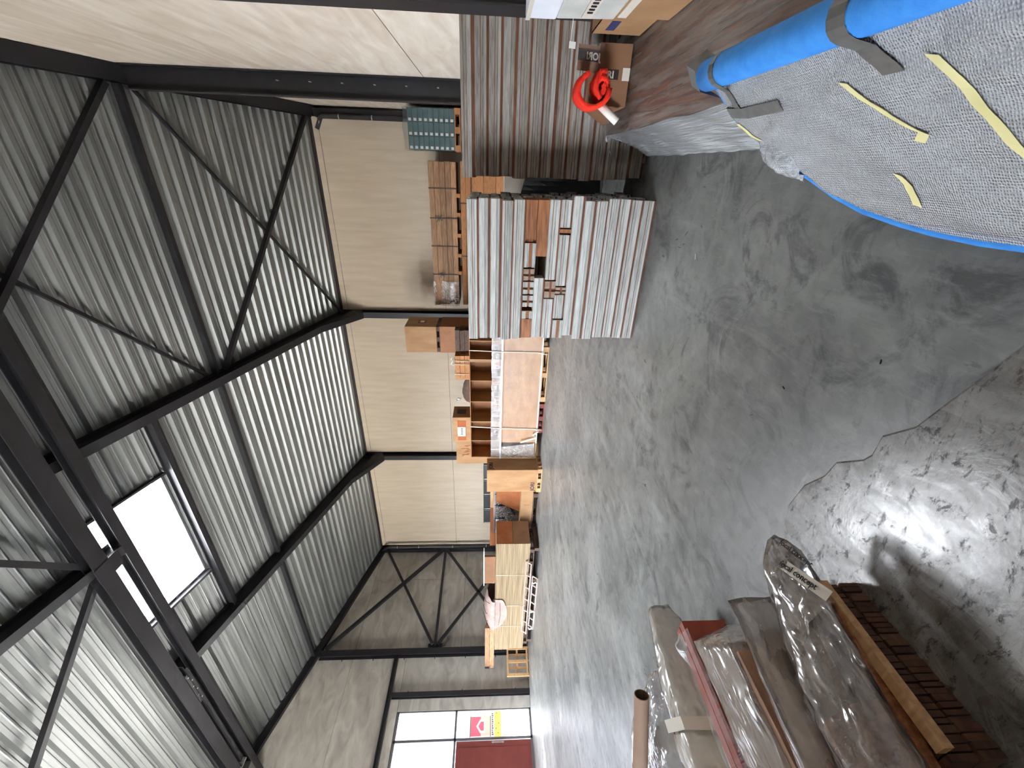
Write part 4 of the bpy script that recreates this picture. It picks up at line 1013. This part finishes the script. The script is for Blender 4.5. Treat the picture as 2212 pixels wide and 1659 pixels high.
# ------------------------------------------------------------------ white parcels
def parcel(label, x0, x1, y0, y1, z0, z1, m, sk=0):
    t = thing('parcel', label, 'parcel', ((x0+x1)/2, (y0+y1)/2, z0))
    obj('body', MB().hexa([(x0, y0, z0), (x1, y0, z0), (x1, y1, z0), (x0, y1, z0), (x0-sk, y0, z1), (x1, y0, z1), (x1, y1, z1), (x0-sk, y1, z1)]), m, t, bevel=.012)
    return t
t = parcel('brown and white parcel at the bottom of the white parcel pile', .80, 1.22, 2.62, 3.10, .455, .785, 'cardboard_light')
obj('paper_front', MB().box(.86, 1.2, 2.612, 2.62, .50, .74), 'paper_white', t)
obj('tape_strip', MB().box(.796, .80, 2.64, 3.08, .72, .77), 'tape_white', t)
t = parcel('crumpled grey-white parcel with tape in the middle of the parcel pile', .79, 1.22, 2.60, 3.10, .787, 1.13, 'paper_grey', .01)
obj('tape_strip', MB().box(.776, .782, 2.63, 3.05, .93, .99), 'tape_white', t); obj('paper_sheet', MB().box(.84, 1.1, 2.594, 2.60, .84, 1.05), 'paper_white', t)
for q in range(6): obj('tape_print', MB().box(.772, .776, 2.68+.05*q, 2.70+.05*q, .945, .975), 'ink', t)
t = parcel('clean white parcel on top of the parcel pile', .77, 1.22, 2.62, 3.08, 1.132, 1.31, 'paper_white')
obj('edge_tape', MB().box(.762, .768, 2.62, 3.08, 1.285, 1.31), 'tape_white', t)

# ------------------------------------------------------------------ padded panel with blue foam edge, leaning on the wrapped block
t = thing('padded_panel', 'rounded panel in bubble wrap with blue foam edging leaning on the wrapped block', 'panel', (0, 1.3, 0))
A0 = Vector((-.165, 0, .045)); AU = Vector((.52, 0, .53)).normalized(); AY = Vector((0, 1, 0)); AN = Vector((-AU.z, 0, AU.x))
W = .80; YF = 2.01; YN = -.2
OUT = [(.065, YN), (.065, .6), (.065, 1.02), (.06, 1.15), (.07, 1.29), (.09, 1.40), (.13, 1.54), (.19, 1.64), (.31, 1.77), (.43, 1.89), (.53, 1.955), (.65, 1.995), (W, YF), (W, YN)]
def P3(s, y, n): return A0 + AU*s + AY*y + AN*n
def slab(pts, n0, n1):
    b = MB(); k = len(pts); b.add([P3(s, y, n0) for s, y in pts] + [P3(s, y, n1) for s, y in pts], [tuple(range(k))[::-1], tuple(range(k, 2*k))] + [(i, (i+1) % k, k+(i+1) % k, k+i) for i in range(k)]); return b
ins = [(min(s+.012, W-.01), y-.012 if y > 0 else y) for s, y in OUT]
obj('board', slab(ins, .004, .034), 'bubble_grey', t)
obj('edge_foam', MB().tube([P3(s, y, .018) for s, y in OUT[:-1]], .020, 10), 'foam_blue', t, smooth=True)
TS, TR = .778, .056
obj('top_foam', MB().tube([P3(TS, YF-.01-i*.22, .032) for i in range(11)], TR, 18), 'foam_blue', t, smooth=True)
def lo_edge(y):
    for (s0, y0), (s1, y1) in zip(OUT[:-2], OUT[1:-1]):
        if y0 <= y <= y1: return s0+(s1-s0)*(y-y0)/max(1e-6, y1-y0)
    return W-.1
def wn_(s, y): return .047+.008*noise.noise((s*5, y*4, 2))+.006*noise.noise((s*16, y*7, 5))
def wrapface(a, b):
    y = YN+(YF-.03-YN)*a; hi = TS-.045
    lo = min(lo_edge(y)+.002+.018*noise.noise((y*7, 0, 3)), hi-.03)
    s = lo+(hi-lo)*b
    return P3(s, y, wn_(s, y)-.03*max(0, 1-b*14))
obj('bubble_wrap', MB().grid(wrapface, 130, 70), 'bubble_grey', t, smooth=True)
obj('bubble_lump', MB().grid(lambda a, b: P3(.36+.12*a-.10*b, 1.90-.16*b-.02*a, wn_(.4, 1.8)+.04*math.sin(math.pi*a)*math.sin(math.pi*b)**.5+.010*noise.noise((a*6, b*6, 2))), 26, 26), 'bubble_grey', t, smooth=True)
def tape(name, pts, w, m, axis):
    ax = Vector(axis).normalized()*w/2; v = []
    for p in pts: v += [Vector(p)-ax, Vector(p)+ax]
    return obj(name, MB().add(v, [(2*i, 2*i+1, 2*i+3, 2*i+2) for i in range(len(pts)-1)]), m, t, fix=False)
def on_wrap(pts, lift=.004, n=6):
    out = []
    for (s0, y0), (s1, y1) in zip(pts[:-1], pts[1:]):
        for k in range(n):
            f = k/n; s_, y_ = s0+(s1-s0)*f, y0+(y1-y0)*f; out.append(P3(s_, y_, wn_(s_, y_)+lift))
    s_, y_ = pts[-1]; out.append(P3(s_, y_, wn_(s_, y_)+lift)); return out
def overfoam(y, pts):
    c0 = P3(TS, y, .032); o = []
    for k in range(9):
        a = -1.0+k*.40; o.append(c0 + AU*((TR+.002)*math.cos(a)) + AN*((TR+.002)*math.sin(a)))
    return o + on_wrap(pts)
tape('duct_tape', overfoam(1.24, [(.70, 1.235), (.62, 1.19)]), .062, 'duct_tape', (0, 1, 0))
tape('duct_tape', overfoam(1.875, [(.70, 1.905), (.60, 1.89)]), .035, 'duct_tape', (0, 1, 0))
tape('duct_tape', [P3(W+.035, YF+.01, -.02), P3(W+.045, YF+.03, .06), P3(W-.03, YF+.02, .085), P3(.70, 1.985, .05)], .05, 'duct_tape', AY*.6+AU*.6)
tape('duct_tape', [P3(.62, 2.01, .0)] + on_wrap([(.615, 1.965), (.60, 1.86), (.60, 1.64)]), .045, 'duct_tape', AU)
for pts, w in ((((.63, 1.34), (.57, 1.30), (.51, 1.25), (.47, 1.20), (.445, 1.17), (.42, 1.19)), .03), (((.64, 1.09), (.58, 1.05), (.49, 1.01), (.39, .96), (.28, .90)), .033), (((.32, 1.29), (.28, 1.27), (.235, 1.268), (.20, 1.27)), .028)):
    tape('masking_tape', on_wrap(pts, .005), w, 'masking_tape', AY+AU*.35)
tape('masking_tape', on_wrap([(.56, 1.95), (.50, 1.91), (.47, 1.86)], .003), .022, 'masking_tape', AY)

# ================================================================== near left: slat bundle with wrapped packages on it
t = thing('slat_bundle', 'low stack of dark brown wooden strips on edge in two tiers', 'wood strips', (-1.75, .3, 0))
first = {}
yy = 1.02; q = 0
while yy > .48:
    th = R(.017, .024)
    for tier, (z0, z1) in enumerate(((0, .082), (.084, .172))):
        x1 = -1.455+R(-.004, .004)+(.006 if tier == 0 else 0)
        obj('strip', MB().box(-1.95, x1, yy-th, yy-R(.002, .006), z0, z1-R(0, .006)), 'brown_strip', t)
    yy -= th
tag(obj('batten', MB().add(*(lambda b: (b.v, b.f))(MB().bar((-1.405, .985, .190), (-1.432, .475, .190), .042, .030))), 'pine'), 'pale pine batten lying along the edge of the strip stack', 'batten')
# base under the other packages
pallet('dark pallet under the film-wrapped packages', -2.55, .3, 0, 1.1, 1.5, 'pallet_dark', h=.142)
pallet('dark pallet under the wide bubble-wrapped package', -3.55, .3, 0, .85, 1.4, 'pallet_dark', h=.142)
def package(name, label, prof, y0, y1, m, fm, endf, core_m, zoff=0, nseg=40, amp=.018, s=7, xlean=0, core=True):
    """soft long package: closed profile (x,z) swept along y, gathered at the far end by endf(t)"""
    t = thing(name, label, 'package', (sum(p[0] for p in prof)/len(prof), (y0+y1)/2, min(p[1] for p in prof)))
    cxp = sum(p[0] for p in prof)/len(prof); czp = sum(p[1] for p in prof)/len(prof)
    # densify profile
    dp = []
    for i in range(len(prof)):
        a, b = prof[i], prof[(i+1) % len(prof)]
        for k in range(5): dp.append((a[0]+(b[0]-a[0])*k/5, a[1]+(b[1]-a[1])*k/5))
    n = len(dp); v = []
    for i in range(nseg+1):
        f = i/nseg; y = y0+(y1-y0)*f; sc = endf(f)
        for (x, z) in dp:
            p = Vector((cxp+(x-cxp)*sc[0]+sc[2]+xlean*(y-y1), y, czp+(z-czp)*sc[1]+sc[3]))
            v.append(wob(p, amp, s))
    fc = [(i*n+k, i*n+(k+1) % n, (i+1)*n+(k+1) % n, (i+1)*n+k) for i in range(nseg) for k in range(n)] + [tuple(range(nseg*n, nseg*n+n))]
    if core:
        b = MB(); c2 = [(cxp+(x-cxp)*.9, czp+(z-czp)*.86) for x, z in prof]
        b.prism([(x, z) for x, z in c2], (0, y0, 0), (1, 0, 0), (0, 0, 1), (0, 1, 0), (y1-y0)*.68)
        if xlean:
            b.v = [(x+xlean*(y-y1), y, z) for x, y, z in b.v]
        obj('contents', b, core_m, t)
    obj('wrapping', MB().add(v, fc), fm, t, smooth=True)
    return t
# A: package with printed tape
def endA(f):
    if f < .70: return (1, 1, 0, 0)
    g = (f-.70)/.30; return (1-.55*g**1.6-.3*max(0, g-.85)/.15, 1-.35*g**1.4-.45*max(0, g-.85)/.15, .10*g, -.015*g)
tA = package('taped_package', 'film-wrapped package with printed focal concept tape and a gathered pointed end', [(-1.64, .18), (-1.41, .18), (-1.365, .24), (-1.40, .33), (-1.52, .38), (-1.64, .34)], -.6, 1.20, None, 'film_crinkle', endA, 'plank_brown', amp=.018, s=16, xlean=.16)
obj('crumpled_end', MB().grid(lambda a, b: wob((-1.345-.19*b-.03*a, .86+.30*a-.05*b, .21+.13*math.sin(math.pi*(.15+.7*b))*(1-.35*a)), .03, 17), 26, 18), 'film_crinkle', tA, smooth=True)
def ribbon(par, p0, p1, w, txt, lead=.25):
    p0, p1 = Vector(p0), Vector(p1); u = (p1-p0).normalized(); n = (Vector((0, 0, 1.5))-p0).normalized(); v = n.cross(u).normalized()
    a0 = p0-u*.01; a1 = p1-u*.01
    pts = [a0+(a1-a0)*k/6+n*.012*math.sin(math.pi*k/6) for k in range(7)]
    vv = []
    for p in pts: vv += [p-v*w*.35, p+v*w*.65]
    tp_ = None
    if lead: tp_ = obj('printed_tape', MB().add(vv, [(2*i, 2*i+1, 2*i+3, 2*i+2) for i in range(6)]), 'tape_white', par, fix=False)
    text_mesh('tape_text', txt, w*.8, p0-u*.015-v*w*.1+n*(.014 if lead else .035), u, v, 'ink', par, .01, .0004).parent = tp_ or par
ribbon(tA, (-1.335, 1.115, .29), (-1.285, .955, .28), .036, 'focal concept', 0)
ribbon(tA, (-1.395, 1.062, .305), (-1.300, .850, .30), .042, 'focal concept')
tag(obj('brown_board', MB().hexa([(-1.395, .90, .175), (-1.405, .90, .175), (-1.63, .0, .175), (-1.62, .0, .175), (-1.395, .90, .215), (-1.405, .90, .215), (-1.63, .0, .215), (-1.62, .0, .215)]), 'plank_brown'), 'thin brown board edge squeezed between printed package and batten', 'board')
# B2: pale packet with pointed top
def endB2(f):
    if f < .6: return (1, 1, 0, 0)
    g = (f-.6)/.4; return (1-.75*g, 1-.25*g, .06*g, .02*g)
package('pale_packet', 'pale film packet tapering to a point beside the printed package', [(-1.84, .175), (-1.66, .175), (-1.65, .38), (-1.70, .44), (-1.83, .40)], -.6, 1.10, None, 'film_soft', endB2, 'wood_planks_wrapped', amp=.014, s=11, xlean=.10)
# B: wrapped planks
t = thing('plank_package', 'row of brown planks under soft clear film beside the pale packet', 'package', (-2.1, .4, .15))
for i in range(4):
    x = -2.21+.088*i
    for k2 in range(2): obj('plank', MB().hexa([(x-.03, -.6, .15+.122*k2), (x+.052, -.6, .15+.122*k2), (x+.084, 1.17-.06*i, .15+.122*k2), (x, 1.17-.06*i, .15+.122*k2), (x-.03, -.6, .268+.122*k2), (x+.052, -.6, .268+.122*k2), (x+.084, 1.17-.06*i, .268+.122*k2), (x, 1.17-.06*i, .268+.122*k2)]), 'wood_planks_wrapped', t)
def fB(a, b):
    y = -.6+1.92*a; x = -2.225+.37*b+.03*(a-1); z = .398+.014*math.sin(math.pi*b)
    if b < .08: z = .16+.25*(b/.08)
    if b > .92: z = .16+.25*((1-b)/.08)
    if a > .96: z = .17+(z-.17)*(1-(a-.96)/.04)
    y -= .24*b*a
    return wob((x, y, z), .012, 9)
obj('film', MB().grid(fB, 50, 30), 'film_soft', t, smooth=True)
# C: red-brown boards on edge
t = thing('red_board_pack', 'narrow pack of red-brown boards on edge under film', 'package', (-2.45, .4, .15))
for i in range(2): obj('board', MB().hexa([(-2.34-.06*i, -.6, .15), (-2.29-.06*i, -.6, .15), (-2.245-.06*i, 1.36, .15), (-2.295-.06*i, 1.36, .15), (-2.34-.06*i, -.6, .38), (-2.29-.06*i, -.6, .38), (-2.245-.06*i, 1.36, .40), (-2.295-.06*i, 1.36, .40)]), 'red_board', t)
obj('film', MB().grid(lambda a, b: wob((-2.42+.16*b+.05*a, -.6+1.9*a, .40+.02*math.sin(math.pi*b)), .02, 10), 40, 10), 'clear_film', t, smooth=True)
obj('bubble_tuft', MB().grid(lambda a, b: wob((-2.44+.18*a, 1.22+.14*b, .36+.09*math.sin(math.pi*a)*math.sin(math.pi*b)), .03, 15), 14, 12), 'stretch_film_pale', t, smooth=True)
# D: white foam wrapped long package
def endD(f):
    if f < .62: return (1, 1, 0, 0)
    g = (f-.62)/.38; return (1-.88*g**1.25, 1-.5*g**1.4, -.03*g, 0)
tD = package('foam_package', 'long cream foam-wrapped package with a tapered end and white tape bands', [(-2.80, .15), (-2.50, .15), (-2.46, .30), (-2.54, .46), (-2.70, .49), (-2.82, .34)], -.6, 1.72, None, 'milky_wrap', endD, 'foam_white', amp=.022, s=9, xlean=.03, core=False)
for y in (.55, .95): 
    pts = [(-2.49, y, .18), (-2.455, y+.01, .31), (-2.535, y+.05, .478), (-2.70, y+.1, .51), (-2.83, y+.12, .36)]
    v = []
    for p in pts: v += [Vector(p)+Vector((0, -.03, 0)), Vector(p)+Vector((0, .03, 0))]
    obj('tape_band', MB().add(v, [(2*i, 2*i+1, 2*i+3, 2*i+2) for i in range(4)]), 'tape_white', tD, fix=False)
obj('white_card_strip', MB().hexa([(-2.47, -.6, .16), (-2.45, -.6, .16), (-2.40, 1.15, .16), (-2.42, 1.15, .16), (-2.47, -.6, .40), (-2.45, -.6, .40), (-2.40, 1.15, .36), (-2.42, 1.15, .36)]), 'white_card', tD)
# E: silver bubble-wrapped package
def endE(f):
    if f < .75: return (1, 1, 0, 0)
    g = (f-.75)/.25; return (1-.12*g**1.5, 1-.4*g**2, 0, -.02*g)
package('bubble_package', 'wide glossy bubble-wrapped package under the cardboard tube', [(-3.92, .15), (-2.88, .15), (-2.86, .36), (-2.96, .485), (-3.80, .485), (-3.95, .36)], -.6, 1.46, None, 'film_pearl', endE, 'foam_white', amp=.022, s=9)
t = thing('cardboard_tube', 'open brown cardboard tube lying across the foam and bubble packages', 'tube', (-3.2, 1.06, .51))
a, b = Vector((-2.82, 1.26, .557)), Vector((-3.62, .865, .557))
b1 = MB().tube([a, a+(b-a)*.5, b], .045, 24, cap=False)
dd = (b-a).normalized()
ob = obj('shell', b1, 'tube_card', t, smooth=True, fix=False)
obj('bore', MB().tube([a+dd*.001, b], .040, 24, cap=False), 'pallet_dark', t, smooth=True, fix=False)
ring = MB(); n = 24; a1 = dd.cross(Vector((0, 0, 1))).normalized(); a2 = dd.cross(a1)
ring.add([a+(a1*math.cos(2*math.pi*k/n)+a2*math.sin(2*math.pi*k/n))*r for r in (.040, .045) for k in range(n)], [(k, (k+1) % n, n+(k+1) % n, n+k) for k in range(n)])
obj('rim', ring, 'cardboard_light', t)
# ------------------------------------------------------------------ litter on the floor
for i, (x, y, a) in enumerate(((-.55, 3.0, .4), (-.95, 1.75, 1.2), (-1.2, 1.9, 2.2), (-.62, 1.35, .2))):
    tag(obj('splinter', MB().bar((x, y, .002), (x+(.04 if i == 0 else .018)*math.cos(a), y+(.04 if i == 0 else .018)*math.sin(a), .002), .003, .003), 'white' if i == 0 else 'ink'), 'pale splinter on the concrete floor near the beam stacks' if i == 0 else 'dark splinter on the bare concrete floor', 'splinter', None if i == 0 else 'splinters on the floor')
